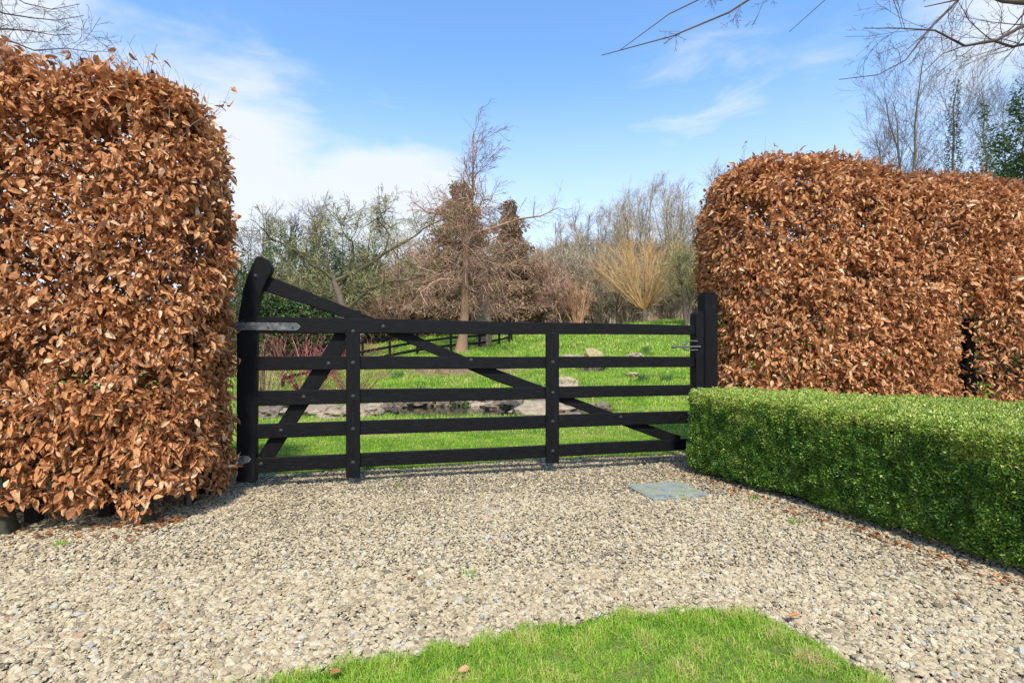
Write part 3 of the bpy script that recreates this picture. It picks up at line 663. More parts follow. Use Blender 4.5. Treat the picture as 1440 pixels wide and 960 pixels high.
# stakes at the foot of the left hedge
for px, D, h, w, lab in ((268, 3.95, .85, .07, 'dark square stake in the foot of the left beech hedge nearest the gate'), (205, 3.5, .22, .10, 'short mossy stump under the left beech hedge'),
                        (150, 3.62, .9, .07, 'dark stake under the middle of the left beech hedge'), (48, 3.5, .95, .08, 'dark stake under the left beech hedge near the picture edge'), (4, 3.28, .25, .13, 'mossy stump at the far left foot of the beech hedge')):
    p = ((px - 720) / F * D, D); g = G()
    if 'stump' in lab:
        th = np.linspace(0, 1, 6)
        tubes(g, np.array([[(p[0], p[1], -.05 + h * t * 1.2) for t in th]]), np.array([w * .5 * (1.35 - .6 * th) * (1 + .1 * np.sin(th * 9))]), 9, .8)
        solo('hedge_stump', g, MT['stain'], (p[0], p[1], 0), lab, 'stump', smooth=True)
    else:
        box(g, (p[0], p[1], h / 2 - .05), (w, w, h + .1), .3, bev=.006, tone=.2); solo('stake', g, MT['stain'], (p[0], p[1], 0), lab, 'stake', 'stakes under the left hedge')

# ------------------------------------------------------------------ box hedge
NA, NB = np.array([1.68, 4.98]), np.array([2.66, 2.10])   # foot line facing the drive
FA, FB = np.array([2.30, 5.55]), np.array([5.4, 3.3])     # far top line
def boxhedge():
    root = thing('box_hedge', ((NA + FB) / 2).tolist() + [0], 'low square clipped green box hedge along the drive in front of the right beech hedge', 'hedge')
    H0, H1 = .77, .70; rr = .07
    def S(u, v, z):  # u 0..1 along from the gate end, v 0..1 across from the drive
        u = np.asarray(u)[:, None]; v = np.asarray(v)[:, None]
        bow = np.array([.07, .03]) * np.sin(np.clip(u, 0, 1) * math.pi)
        n_ = NA + (NB - NA) * u + bow; f_ = FA + (FB - FA) * u; b = n_ + (f_ - n_) * v
        return np.concatenate([b, np.asarray(z)[:, None] * (H0 + (H1 - H0) * u)], 1)
    def surf(n):
        k = rng.choice(4, n, p=[.50, .36, .09, .05]); u = rng.random(n); v = rng.random(n); U = np.zeros(n); V = np.zeros(n); Zz = np.zeros(n); Nn = np.zeros((n, 3))
        f = k == 0; U[f] = u[f]; V[f] = 0; Zz[f] = v[f] ** .95; Nn[f] = [-.95, -.31, .05]
        f = k == 1; U[f] = u[f]; V[f] = v[f] ** 1.15; Zz[f] = 1; Nn[f] = [0, 0, 1]
        f = k == 2; U[f] = 0; V[f] = u[f]; Zz[f] = v[f]; Nn[f] = [-.5, .86, 0]
        f = k == 3; U[f] = u[f]; V[f] = 1; Zz[f] = v[f]; Nn[f] = [.7, .7, 0]
        P = S(U, V, Zz)
        # round the edge between face and top
        e = np.clip(1 - (H0 * (1 - Zz)) / rr, 0, 1) * (k != 1); P -= Nn * (e ** 2 * rr * .45)[:, None]
        wfront = V * 1.0; e2 = np.clip(1 - wfront / .09, 0, 1) * (k == 1); P[:, 2] -= e2 ** 2 * rr * .45; Nn[k == 1] += (e2[k == 1] * .7)[:, None] * np.array([-.95, -.31, 0])
        foot = ss(.14, 0, Zz) * (k != 1); P -= Nn * (foot * .07)[:, None]
        return P, unit(Nn), k, Zz
    n = 215000; P, Nn, k, Zz = surf(n)
    bul = nz(P, .55, 71) * .014 + nz(P, .12, 72) * .014; dep = rng.exponential(.014, n)
    P = P + Nn * (bul - dep + .01)[:, None]; keep = (P[:, 2] > .045 + .03 * nz(P, .2, 75)) & (nz(P, .07, 76) + rng.normal(0, .3, n) > -1.25)
    keep &= (P[:, 1] > 1.3)
    P, Nn, k, Zz, dep = P[keep], Nn[keep], k[keep], Zz[keep], dep[keep]; n = len(P)
    ax = unit(Nn * .55 + [0, 0, .55] + rng.normal(0, .5, (n, 3))); nr = unit(Nn * .7 + [0, 0, .3] + rng.normal(0, .55, (n, 3)))
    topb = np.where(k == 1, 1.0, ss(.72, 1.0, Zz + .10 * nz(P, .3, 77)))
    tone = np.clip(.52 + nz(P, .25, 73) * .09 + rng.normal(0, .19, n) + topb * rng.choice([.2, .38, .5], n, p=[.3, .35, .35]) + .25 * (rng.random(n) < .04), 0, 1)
    g = G(); leaves(g, P, ax, nr, rng.uniform(.015, .026, n), 'oval', tone, .15); part('foliage', g, MT['boxleaf'], root)
    # solid dark core added inside to block light and close the view
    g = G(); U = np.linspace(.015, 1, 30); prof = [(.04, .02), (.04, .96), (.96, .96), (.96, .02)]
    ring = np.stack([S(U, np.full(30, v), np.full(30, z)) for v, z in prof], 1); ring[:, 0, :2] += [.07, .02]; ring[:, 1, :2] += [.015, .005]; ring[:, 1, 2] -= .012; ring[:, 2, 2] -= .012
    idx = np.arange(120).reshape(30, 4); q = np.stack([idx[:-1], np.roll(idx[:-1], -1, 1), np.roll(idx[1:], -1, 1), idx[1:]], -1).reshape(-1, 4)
    g.add(ring.reshape(-1, 3), q=np.concatenate([q, [[0, 1, 2, 3]], [[119, 118, 117, 116]]])); part('dark_core', g, MT['boxcore'], root)
    g = G(); m = 170; u = rng.random(m); p0 = S(u, rng.uniform(.04, .3, m), np.full(m, -.02)); Q = np.stack([p0, p0 + [0, 0, .12] + rng.normal(0, .02, (m, 3)), p0 + [0, 0, .3] + rng.normal(0, .03, (m, 3))], 1)
    tubes(g, Q, np.tile([.009, .007, .004], (m, 1)), 4); part('branching', g, MT['twig'], root)
boxhedge()

# ------------------------------------------------------------------ access cover
def cover():
    c = [P3(879, 682, 1), P3(918, 702, 1), P3(999, 696, 1), P3(955, 677, 1)]
    pts = []
    for px, py in ((879, 682), (918, 702), (999, 696), (957, 678.3)):
        D = (CAMH - .02) * F / (py - HZ); pts.append(np.array([(px - 720) / F * D, D]))
    pts = np.array(pts); ctr = pts.mean(0); e1 = (pts[3] - pts[0] + pts[2] - pts[1]) / 2; a = math.atan2(e1[1], e1[0]) ; s = .50
    e1 = np.array([math.cos(a), math.sin(a)]); e2 = np.array([-e1[1], e1[0]])
    root = thing('access_cover', (ctr[0], ctr[1], 0), 'square grey metal drain cover with green algae set in the gravel', 'drain cover')
    w1 = np.linalg.norm(pts[2] - pts[1]); w2 = np.linalg.norm(pts[1] - pts[0])
    e2 = unit(pts[0] - pts[1]); e1 = unit(pts[2] - pts[1])
    ax = np.array([[e1[0], e1[1], 0], [e2[0], e2[1], 0], [0, 0, 1]])
    m = mat('cover_steel', [(.3, (.13, .145, .13)), (.46, (.24, .26, .23)), (.56, (.26, .28, .20)), (.68, (.21, .25, .09))], .6, 0, .3, noise=True, nscale=7, bump=.3, bscale=40)
    g = G(); box(g, (ctr[0], ctr[1], .012), (w1, w2, .034), ax=ax, bev=.004); part('frame', g, m, root)
    g = G(); box(g, (ctr[0], ctr[1], .0295), (w1 - .045, w2 - .045, .008), ax=ax, bev=.002)
    for i in range(14):
        for j in range(14):
            p = ctr + e1 * (w1 - .07) * ((i + .5) / 14 - .5) + e2 * (w2 - .07) * ((j + .5) / 14 - .5); b = R(45) if (i + j) % 2 else R(-45)
            f1 = e1 * math.cos(b) + e2 * math.sin(b); f2 = -e1 * math.sin(b) + e2 * math.cos(b)
            box(g, (p[0], p[1], .0335), (.022, .006, .003), ax=np.array([[*f1, 0], [*f2, 0], [0, 0, 1]]))
    part('plate', g, m, root)
    g = G(); n = 90; q_ = rng.uniform(-.5, .5, (n, 2)); side_ = rng.random(n) < .8; q_[side_, 1] = np.sign(q_[side_, 1]) * (.5 - rng.exponential(.04, side_.sum())); p_ = ctr + q_[:, :1] * e1 * w1 + q_[:, 1:] * e2 * w2
    scatter_stones(g, p_[:, 0], p_[:, 1], np.full(n, .037), rng.uniform(.003, .008, n), 1, rng.beta(2.3, 2.2, n)); solo('gravel', g, MT['stones'], (ctr[0], ctr[1], 0), 'loose gravel spilled over the rim of the grey drain cover', 'gravel', kind='stuff')
cover()

n = 420; k_ = rng.random(n) < .5
t_ = rng.random(n); lx = -2.2 - rng.exponential(.35, n) * 1.6; ly = 3.97 - .58 + .27 * (lx + 2.2) - rng.exponential(.12, n) + .15
bx = 1.68 + (2.62 - 1.68) * t_ - rng.exponential(.09, n); by = 4.9 - 2.75 * t_
px_ = np.where(k_, lx, bx); py_ = np.where(k_, ly, by); P_ = np.stack([px_, py_, np.full(n, .024)], 1)
g = G(); leaves(g, P_, np.concatenate([rng.normal(0, 1, (n, 2)), rng.normal(.05, .15, (n, 1))], 1), np.array([0, 0, 1.0]) + rng.normal(0, .35, (n, 3)), rng.uniform(.018, .045, n), 'beech', np.clip(rng.normal(.25, .18, n), 0, 1), .25)
solo('leaf_litter', g, MT['beech'], (0, 0, 0), 'small brown beech leaf litter gathered along the feet of the hedges', 'leaves', kind='stuff')

# ------------------------------------------------------------------ paddock fences
def fence(pts, label, hts=(.95, .58, .26), ph=1.08, w=.09, extra=None):
    root = thing('paddock_fence', (pts[0][0], pts[0][1], tz(*pts[0])), label, 'fence')
    for (x, y) in pts:
        g = G(); z = tz(x, y); box(g, (x, y, z + ph / 2 - .1), (w, w, ph + .2), .3, bev=.006); part('post', g, MT['black_v'], root)
    for h in hts:
        for a, b in zip(pts[:-1], pts[1:]):
            g = G(); A = np.array([a[0], a[1] - .055, tz(*a) + h]); B = np.array([b[0], b[1] - .055, tz(*b) + h]); d = B - A; l = np.linalg.norm(d); d /= l; s = unit(np.cross(d, [0, 0, 1.0])); u = np.cross(s, d)
            box(g, (A + B) / 2, (l + .05, .035, .10), ax=np.array([d, s, u]), bev=.004); part('rail', g, MT['black_h'], root)
fp = [(398, 15.2), (440, 16.6), (476, 17.9), (510, 19.0), (548, 20.2), (587, 21.1), (634, 22.0), (674.5, 22.9), (702, 24.8), (716, 26.2)]
fence([((px - 720) / F * D, D) for px, D in fp], 'black post and rail fence on the bank left of the bare cypress')
fp = [(716, 26.5), (700, 31), (690, 36)]
fence([((px - 720) / F * D + .12, D) for px, D in fp], 'short black fence run going back from the fence corner')
fp = [(738, 38), (765, 38), (792, 38.5), (822, 39.5), (852, 41)]
fence([((px - 720) / F * D, D) for px, D in fp], 'distant black rail fence under the far trees')
# low dark stake seen near the dogwood
p = P3(369, 0, 13.2); g = G(); box(g, (p[0], p[1], tz(p[0], p[1]) + .35), (.1, .1, .9), .2, bev=.006); solo('stake', g, MT['stain'], (p[0], p[1], tz(p[0], p[1])), 'dark stake at the left of the red stemmed bush', 'stake')

# ------------------------------------------------------------------ trees and shrubs
def twigs_part(name, P, rd, m, root, sides=3, rmin=.002, g=None):
    g = g or G(); tubes(g, P, np.maximum(rd, rmin), sides, tone=rng.random(len(P))); return part(name, g, m, root)

def bare_tree(px, D, topy, label, bark='bark', twig='paletwig', r=.14, lean=(0, 0), n1=16, n2=8, n3=7, spread=.38, ang=42, up=.10, t0=.22, x=None, group=None, ivy=0, rmin=.006, wig=.14, tw=1.0, name='bare_tree', ntr=1, cat='tree', topz=None, n4=0, seed=0):
    x = (px - 720) / F * D if x is None else x; z = tz(x, D); H = (CAMH + (HZ - topy) / F * D) - z if topz is None else topz
    root = thing(name, (x, D, z), label, cat, group)
    S, Rr = [], []
    for i in range(ntr):
        o = rng.normal(0, .12, 2) * (i > 0); b = rng.normal(0, H * .13, 2) * (ntr > 1)
        s, q = stem((x + o[0], D + o[1], z - .1), (x + lean[0] + b[0], D + lean[1] + b[1], z + H * (.93 if i == 0 else rng.uniform(.7, .92))), r * (1 if i == 0 else .75), r * .12, 11, .07, int(px) + i + seed); S.append(s); Rr.append(q)
    S = np.concatenate(S); Rr = np.concatenate(Rr)
    g = G(); tubes(g, S, Rr, 8); part('trunk', g, MT[bark], root, smooth=True)
    g = G(); B1, R1 = grow(S, Rr, n1, t0, .97, H * spread, ang, 7, wig, up, .5, lenfall=.55); tubes(g, B1, np.maximum(R1, rmin), 4, tone=rng.random(len(B1)))
    B2, R2 = grow(B1, R1, n2, .15, .98, H * spread * .42 * tw, 40, 5, wig * 1.1, up * .7, .5, lenfall=.4); tubes(g, B2, np.maximum(R2, rmin * .7), 3, tone=rng.random(len(B2)))
    B3, R3 = grow(B2, R2, n3, .15, 1, H * spread * .2 * tw, 38, 4, wig * 1.2, up * .5, .55, lenfall=.3); tubes(g, B3, np.maximum(R3, rmin * .5), 3, tone=rng.random(len(B3)))
    if n4:
        B4, R4 = grow(B3, R3, n4, .15, 1, H * spread * .1 * tw, 38, 3, wig, 0, .6, lenfall=.3); tubes(g, B4, np.maximum(R4, rmin * .42), 3, tone=rng.random(len(B4)))
    part('branches', g, MT[twig], root)
    if ivy:
        n = ivy; t = rng.beta(1.1, 1.6, n); i = rng.integers(0, len(S), n); f = t * 10; j = np.minimum(f.astype(int), 9); fr = (f - j)[:, None]
        p = S[i, j] * (1 - fr) + S[i, j + 1] * fr; a = rng.uniform(0, 6.28, n); rad = (.1 + .5 * H / 9 * (1 - t) * (1 + .5 * nz(p, .9, 5))) * rng.uniform(.3, 1, n) ** .5
        p = p + np.stack([np.cos(a) * rad, np.sin(a) * rad, rng.normal(0, .15, n)], 1); dd = np.stack([np.cos(a), np.sin(a), -.2 * np.ones(n)], 1)
        g = G(); leaves(g, p, dd + rng.normal(0, .5, (n, 3)), dd * .3 + [0, 0, .6] + rng.normal(0, .5, (n, 3)), rng.uniform(.07, .14, n), 'oval', np.clip(rng.normal(.45, .2, n), 0, 1), .2); part('ivy', g, MT['green'], root)
    return root

def stem_shrub(px, D, topy, halfw, label, m, n=60, n2=6, r=.012, z0=0, name='shrub', cat='shrub', fan=1.0, rmin=.004, n3=0, trunk=None, wig=.05, group=None, ln2=.3, bow=.0, low=None, y=None, ang=22):
    """many stems fanning out of one stool (or a pollard head)"""
    x = (px - 720) / F * D; z = tz(x, D); H = (CAMH + (HZ - topy) / F * D) - z; W_ = halfw / F * D
    root = thing(name, (x, D, z), label, cat, group)
    if trunk:
        g = G(); P = np.array([[(x, D, z - .1), (x + .02, D, z + trunk * .5), (x, D, z + trunk), (x, D, z + trunk + .18)]]); tubes(g, P, np.array([[.17, .14, .17, .12]]), 10); part('trunk', g, MT['bark'], root, smooth=True)
        z0 = trunk
    a = rng.uniform(0, 6.283, n); q = np.sqrt(rng.random(n)) * fan; h = (H - z0) * (1 - .35 * q ** 2) * rng.uniform(.7, 1.0, n)
    k = 7; t = np.linspace(0, 1, k)
    ex = np.stack([np.cos(a) * q * W_, np.sin(a) * q * W_ * .8, h], 1)
    P = np.array([x, D, z + z0])[None, None] + np.stack([ex[:, None, 0] * (t ** (1 - bow))[None], ex[:, None, 1] * (t ** (1 - bow))[None], ex[:, None, 2] * (t ** .9)[None]], 2)
    P[:, :, :2] += np.stack([np.cos(a), np.sin(a)], 1)[:, None] * .1
    P[:, 1:] += np.cumsum(rng.normal(0, wig * H / k, (n, k - 1, 3)), 1) * [1, 1, .3]
    if low is not None: P[:, 0, 2] -= .1
    Rr = np.linspace(r, r * .25, k)[None] * rng.uniform(.6, 1.2, (n, 1))
    g = G(); tubes(g, P, np.maximum(Rr, rmin), 3, tone=rng.random(n))
    B, RB = grow(P, Rr, n2, .25, 1, H * ln2, ang, 5, .08 + wig * .5, .03, .6, lenfall=.4); tubes(g, B, np.maximum(RB, rmin * .7), 3, tone=rng.random(len(B)))
    if n3:
        B, RB = grow(B, RB, n3, .2, 1, H * ln2 * .45, ang + 8, 4, .1 + wig * .5, .02, .7, lenfall=.3); tubes(g, B, np.maximum(RB, rmin * .55), 3, tone=rng.random(len(B)))
    part('stems', g, MT[m], root); return root

def leafy(px, D, topy, halfw, label, m='green', n=9000, size=(.06, .12), shape='dome', name='evergreen_shrub', cat='shrub', clump=.8, trunk=True, dens=1.0, group=None, basez=0.0, twm='bark', seed=0):
    x = (px - 720) / F * D; z = tz(x, D); H = (CAMH + (HZ - topy) / F * D) - z; W_ = halfw / F * D
    root = thing(name, (x, D, z), label, cat, group)
    if shape == 'cone':
        t = 1 - rng.random(n) ** .62; t = np.clip(t, 0, 1); rad = W_ * (.05 + .95 * (1 - t) ** .72) * (.75 + .25 * np.sin(t * 40 + 1))
    else:
        t = rng.random(n); rad = W_ * np.sqrt(np.clip(1 - (np.clip((t - .3) / .7, 0, 1)) ** 2, 0, 1)) * np.clip(.65 + t, 0, 1)
    a = rng.uniform(0, 6.283, n); q = rng.random(n) ** .35
    p = np.stack([np.cos(a) * rad * q, np.sin(a) * rad * q, basez + t * (H - basez)], 1)
    p *= (1 + .16 * nz(p, clump * 1.3, seed + 3) + .08 * nz(p, clump * .4, seed + 4))[:, None] * [1, 1, 1] if shape != 'cone' else np.stack([1 + .3 * nz(p, clump, seed + 3) + .15 * nz(p, .35, seed + 4)] * 2 + [np.ones(n)], 1)
    p[:, 2] = np.maximum(p[:, 2], .02)
    keep = nz(p, clump * .6, seed + 5) + rng.normal(0, .3, n) > -.55; p = p[keep]; a = a[keep]; n = len(p); cl = nz(p, clump * .5, seed + 5)
    dd = np.stack([np.cos(a), np.sin(a), np.full(n, .2)], 1)
    P = p + [x, D, z]; g = G()
    leaves(g, P, dd + rng.normal(0, .6, (n, 3)) + ([0, 0, -.6] if shape == 'cone' else [0, 0, 0]), dd * .4 + [0, 0, .7] + rng.normal(0, .5, (n, 3)), rng.uniform(*size, n), 'oval', np.clip(.45 + cl * .12 + rng.normal(0, .18, n), 0, 1), .2)
    part('crown', g, MT[m], root)
    S, Rr = stem((x, D, z - .1), (x, D, z + H * .97), .05 + H * .012, .01, 9, .03, 3)
    g = G(); tubes(g, S, Rr, 6); B, RB = grow(S, Rr, 50, .05, .95, W_ * .95, 65, 4, .12, .05, .4, lenfall=.7 if shape == 'cone' else .2); tubes(g, B, np.maximum(RB, .005), 3); 
    if shape != 'cone':
        B, RB = grow(B, RB, 5, .3, 1, W_ * .4, 40, 3, .12, .05, .6, lenfall=.2); tubes(g, B, np.maximum(RB, .004), 3)
    part('trunk', g, MT[twm], root); return root

# --- the bare swamp cypress in the middle: straight trunk, drooping rust twigs, open top
def cypress():
    D = 22.0; x = (648 - 720) / F * D; z = tz(x, D); top = P3(668, 186, D)
    root = thing('bald_cypress', (x, D, z), 'tall bare cypress with rust coloured drooping twigs and orange trunk on the lawn', 'tree')
    t = np.linspace(0, 1, 14); P = np.array([x, D, z - .1]) + (top - np.array([x, D, z - .1])) * t[:, None]; P[:, 0] += .06 * np.sin(t * 11)
    rd = .21 * (1 - t) ** 1.15 + .016; rd[0] = .30
    g = G(); tubes(g, P[None], rd[None], 10); part('trunk', g, MT['redbark'], root, smooth=True)
    S, Rs = P[None], rd[None]
    g = G()
    # open top
    B1, R1 = grow(S, Rs, 26, .5, .97, 2.6, 68, 8, .20, .12, .34, lenfall=.55); tubes(g, B1, np.maximum(R1, .012), 4, .35)
    B2, R2 = grow(B1, R1, 9, .15, 1, .85, 50, 5, .2, .06, .5, lenfall=.3); tubes(g, B2, np.maximum(R2, .007), 3, .3)
    B3, R3 = grow(B2, R2, 5, .2, 1, .32, 45, 3, .2, 0, .6, lenfall=.2); tubes(g, B3, np.maximum(R3, .004), 3, .3)
    # two long side limbs
    for pts, r in (([(655, 330), (690, 322), (730, 308), (760, 304), (785, 292)], .075), ([(650, 320), (622, 302), (600, 298), (578, 282)], .06), ([(655, 300), (640, 290), (612, 296), (606, 330)], .05)):
        Q = np.array([P3(a, b, D - .02 * k) for k, (a, b) in enumerate(pts)])[None]; rr = np.linspace(r, .015, len(pts))[None]; tubes(g, Q, rr, 5, .5)
        b1, r1 = grow(Q, rr, 16, .2, 1, 1.3, 45, 6, .18, .03, .5, lenfall=.4); tubes(g, b1, np.maximum(r1, .008), 3, .4)
        b2, r2 = grow(b1, r1, 7, .2, 1, .5, 45, 4, .2, -.02, .6, lenfall=.3); tubes(g, b2, np.maximum(r2, .0045), 3, .4)
    part('top_branches', g, MT['rustwig'], root)
    # drooping skirt
    g = G(); B1, R1 = grow(S, Rs, 62, .24, .66, 3.1, 82, 8, .14, -.09, .26, lenfall=.6); tubes(g, B1, np.maximum(R1, .012), 4, tone=rng.random(len(B1)))
    B2, R2 = grow(B1, R1, 9, .2, 1, 1.2, 50, 6, .16, -.14, .5, lenfall=.3); kk = B2[:, :, 2].min(1) > z + 1.25; B2, R2 = B2[kk], R2[kk]; tubes(g, B2, np.maximum(R2, .008), 3, tone=rng.random(len(B2)))
    B3, R3 = grow(B2, R2, 7, .1, 1, .5, 40, 4, .2, -.10, .6, lenfall=.2); kk = B3[:, :, 2].min(1) > z + 1.15; B3, R3 = B3[kk], R3[kk]; tubes(g, B3, np.maximum(R3, .0055), 3, tone=rng.random(len(B3)))
    part('drooping_branches', g, MT['rustwig'], root)
cypress()
# conifers
leafy(648, 31, 254, 84, 'dark ragged cone shaped evergreen just behind the bare cypress', 'conif', 34000, (.13, .26), 'cone', 'conifer', 'tree', 1.0, seed=1)
leafy(717, 32, 280, 60, 'narrow cone shaped evergreen right of the bare cypress', 'conif', 24000, (.13, .26), 'cone', 'conifer', 'tree', 1.0, seed=9)
# left group
bare_tree(378, 34, 286, 'bare ivy clad tree at the far left above the gate head', ivy=5000, n1=18, spread=.3, ang=34, twig='bud', rmin=.012)
bare_tree(405, 36, 300, 'second bare ivy clad tree from the left', ivy=4000, n1=16, spread=.3, ang=34, twig='bud', rmin=.012)
bare_tree(443, 35, 288, 'third bare ivy clad tree from the left with a leaning top', ivy=5000, n1=18, spread=.32, ang=36, twig='bud', rmin=.012)
bare_tree(350, 38, 335, 'small bare tree behind the leaves of the left hedge', n1=16, spread=.4, twig='bud', rmin=.012)
bare_tree(476, 33, 300, 'slim bare tree behind the orchard tree', n1=16, spread=.34, twig='bud', rmin=.011)
bare_tree(520, 34, 305, 'bare tree right of the orchard tree crown', n1=18, spread=.38, twig='lichen', rmin=.011, ang=50)
bare_tree(560, 33, 318, 'grey bare tree between the orchard tree and the bare cypress', n1=18, spread=.4, twig='lichen', rmin=.011, ang=50)
def orchard():
    D = 21.5; x, z = (487 - 720) / F * D, 0; z = tz(x, D); root = thing('orchard_tree', (x, D, z), 'crooked lichen covered orchard tree with a dark leaning trunk and spreading limbs', 'tree')
    g = G(); P = np.array([(x, D, z - .1), P3(484, 440, D), P3(476, 412, D), P3(469, 394, D)]); tubes(g, P[None], np.array([[.19, .15, .13, .11]]), 9); part('trunk', g, MT['bark'], root, smooth=True)
    g = G()
    for pts, r in (([(469, 394), (452, 378), (430, 366), (405, 345), (385, 338), (365, 318)], .08), ([(470, 396), (500, 384), (540, 356), (575, 338), (605, 318), (640, 296)], .09), ([(476, 410), (492, 380), (498, 345), (480, 325), (488, 300)], .07),
                   ([(484, 438), (520, 408), (545, 398), (585, 392), (612, 372)], .07), ([(469, 394), (462, 360), (440, 335), (446, 310)], .06), ([(484, 425), (450, 412), (415, 408), (385, 392)], .05), ([(540, 356), (548, 330), (530, 310), (545, 292)], .05)):
        P = np.array([P3(a_, b_, D + .25 * k_ * rng.normal()) for k_, (a_, b_) in enumerate(pts)]); dd = np.r_[0, np.cumsum(np.linalg.norm(np.diff(P, axis=0), axis=1))]; tt = np.linspace(0, dd[-1], 12)
        Q = np.stack([np.interp(tt, dd, P[:, i]) for i in range(3)], 1); Q[1:] += rng.normal(0, .04, (11, 3)); Q = Q[None]; rr = np.linspace(r, .015, 12)[None]; tubes(g, Q, rr, 6, .25)
        b1, r1 = grow(Q, rr, 22, .12, 1, 1.25, 60, 7, .28, .07, .5, lenfall=.35); tubes(g, b1, np.maximum(r1, .010), 4, tone=rng.random(len(b1)) * .7)
        b2, r2 = grow(b1, r1, 7, .15, 1, .55, 50, 5, .3, .04, .6, lenfall=.3); tubes(g, b2, np.maximum(r2, .0075), 3, tone=rng.random(len(b2)))
        b3, r3 = grow(b2, r2, 4, .2, 1, .25, 50, 4, .3, .02, .7, lenfall=.3); tubes(g, b3, np.maximum(r3, .006), 3, tone=rng.random(len(b3)))
    part('branches', g, MT['lichen'], root)
orchard()
for px, D, ty, hw, lab in ((350, 27, 372, 50, 'dark evergreen bush behind the heel post'), (405, 29, 352, 52, 'rounded evergreen bush under the ivy clad trees'), (460, 31, 345, 50, 'evergreen bush under the leaning ivy clad tree'),
                          (515, 33, 352, 48, 'dark green bush behind the orchard tree'), (566, 32, 400, 40, 'low dark laurel left of the bare cypress'), (600, 34, 352, 44, 'olive bush behind the left skirt of the cypress'), (742, 34, 408, 20, 'small dark green bush right of the narrow conifer'), (395, 20, 420, 40, 'low evergreen bush behind the red stemmed dogwood'), (450, 21, 425, 40, 'low dark bush below the orchard tree')):
    leafy(px, D, ty, hw, lab, 'green', 12000, (.09, .19), seed=int(px), group='evergreen bushes behind the gate')
for px, D, ty, hw, lab, m in ((530, 32, 350, 60, 'olive twiggy shrub right of the orchard tree trunk', 'lichen'), (590, 32, 338, 50, 'rust brown twiggy shrub left of the cypress skirt', 'rustwig'), (430, 28, 374, 60, 'olive twiggy shrub under the orchard crown', 'lichen'), (380, 28, 368, 40, 'olive twiggy shrub beside the heel head', 'lichen'),
                              (560, 31, 385, 45, 'brown tangled shrub below the olive ones', 'rustwig'), (752, 33, 352, 40, 'rust brown shrub right of the conifers', 'rustwig'), (780, 36, 345, 40, 'tall grey brown shrub left of the orange stems', 'paletwig'), (840, 38, 352, 45, 'grey brown thicket behind the orange stems', 'paletwig'),
                              (790, 31.5, 388, 26, 'dark purple brown shrub just left of the orange stems', 'rustwig'), (880, 40, 362, 50, 'pale thicket behind the yellow willow', 'paletwig'), (985, 34, 345, 40, 'pale thicket beside the right gate post', 'paletwig'), (940, 38, 355, 45, 'pale thicket right of the yellow willow', 'paletwig')):
    stem_shrub(px, D, ty, hw, lab, m, 60, 10, .03, n3=7, rmin=.0125, wig=.26, ln2=.30, ang=44, group='twiggy shrubs behind the gate')
stem_shrub(906, 32, 328, 74, 'yellow stemmed pollard willow with an upright fan of shoots', 'willow', 100, 4, .024, name='pollard_willow', cat='tree', rmin=.0085, trunk=.75, wig=.05, ln2=.30, bow=.12, n3=4, ang=24)
stem_shrub(812, 31, 392, 26, 'orange stemmed shrub left of the yellow willow', 'orange', 26, 5, .04, rmin=.010, wig=.07, n3=3, ang=28)
bare_tree(967, 29, 352, 'small lichen grey tree with a forked trunk near the right gate post', 'bark', 'lichen', r=.16, n1=22, n2=9, n3=8, spread=.55, ang=52, t0=.3, rmin=.008, wig=.2, ntr=2)
bare_tree(868, 36, 360, 'thin bare tree left of the yellow willow', 'bark', 'paletwig', r=.09, n1=18, spread=.5, ang=52, rmin=.010)
bare_tree(842, 35, 372, 'small thin bare tree between the orange stems and the willow', 'bark', 'paletwig', r=.07, n1=16, spread=.5, ang=50, rmin=.010)
# tall pale screen of trees rising to the right
for i, px in enumerate((762, 780, 797, 814, 830, 846, 862, 879, 896, 912, 929, 946, 962, 979, 995, 1012)):
    ty = np.interp(px, [760, 800, 850, 900, 950, 1020], [318, 305, 280, 262, 250, 252]) + rng.normal(0, 5)
    wd = ['first', 'second', 'third', 'fourth', 'fifth', 'sixth', 'seventh', 'eighth', 'ninth', 'tenth', 'eleventh', 'twelfth', 'thirteenth', 'fourteenth', 'fifteenth', 'sixteenth'][i]
    bare_tree(px, 50 + rng.uniform(-4, 5), ty, wd + ' from the left of the tall pale bare trees that rise towards the right hedge', 'paletwig', 'paletwig', r=.18, n1=15, n2=7, n3=5, spread=.27, ang=30, up=.12, t0=.18, rmin=.0135, wig=.13, ntr=3, group='tall pale trees in the back row', seed=i)
# right of the picture, over the hedge
for px, D, ty, lab, iv, n in ((1270, 27, 96, 'leftmost grey bare tree above the right hedge', 0, 2), (1312, 28, 88, 'second grey bare tree above the right hedge with straight stems', 0, 2), (1352, 26, 78, 'ivy wrapped bare tree above the right hedge', 5200, 1), (1392, 27, 62, 'fourth bare tree above the right hedge left of the green tree', 0, 2), (1236, 30, 180, 'low thin bare tree at the left end of the group above the right hedge', 0, 1), (1432, 28, 60, 'rightmost bare tree above the right hedge behind the green tree', 0, 2)):
    bare_tree(px, D, ty, lab, 'bark', 'bud', r=.15, n1=17, n2=8, n3=6, spread=.30, ang=30, up=.12, t0=.25, rmin=.008, wig=.11, ivy=iv, ntr=n)
leafy(1436, 15, 178, 62, 'bushy green holly tree at the right edge above the beech hedge', 'green', 30000, (.07, .13), 'dome', 'holly_tree', 'tree', 1.1, seed=77)
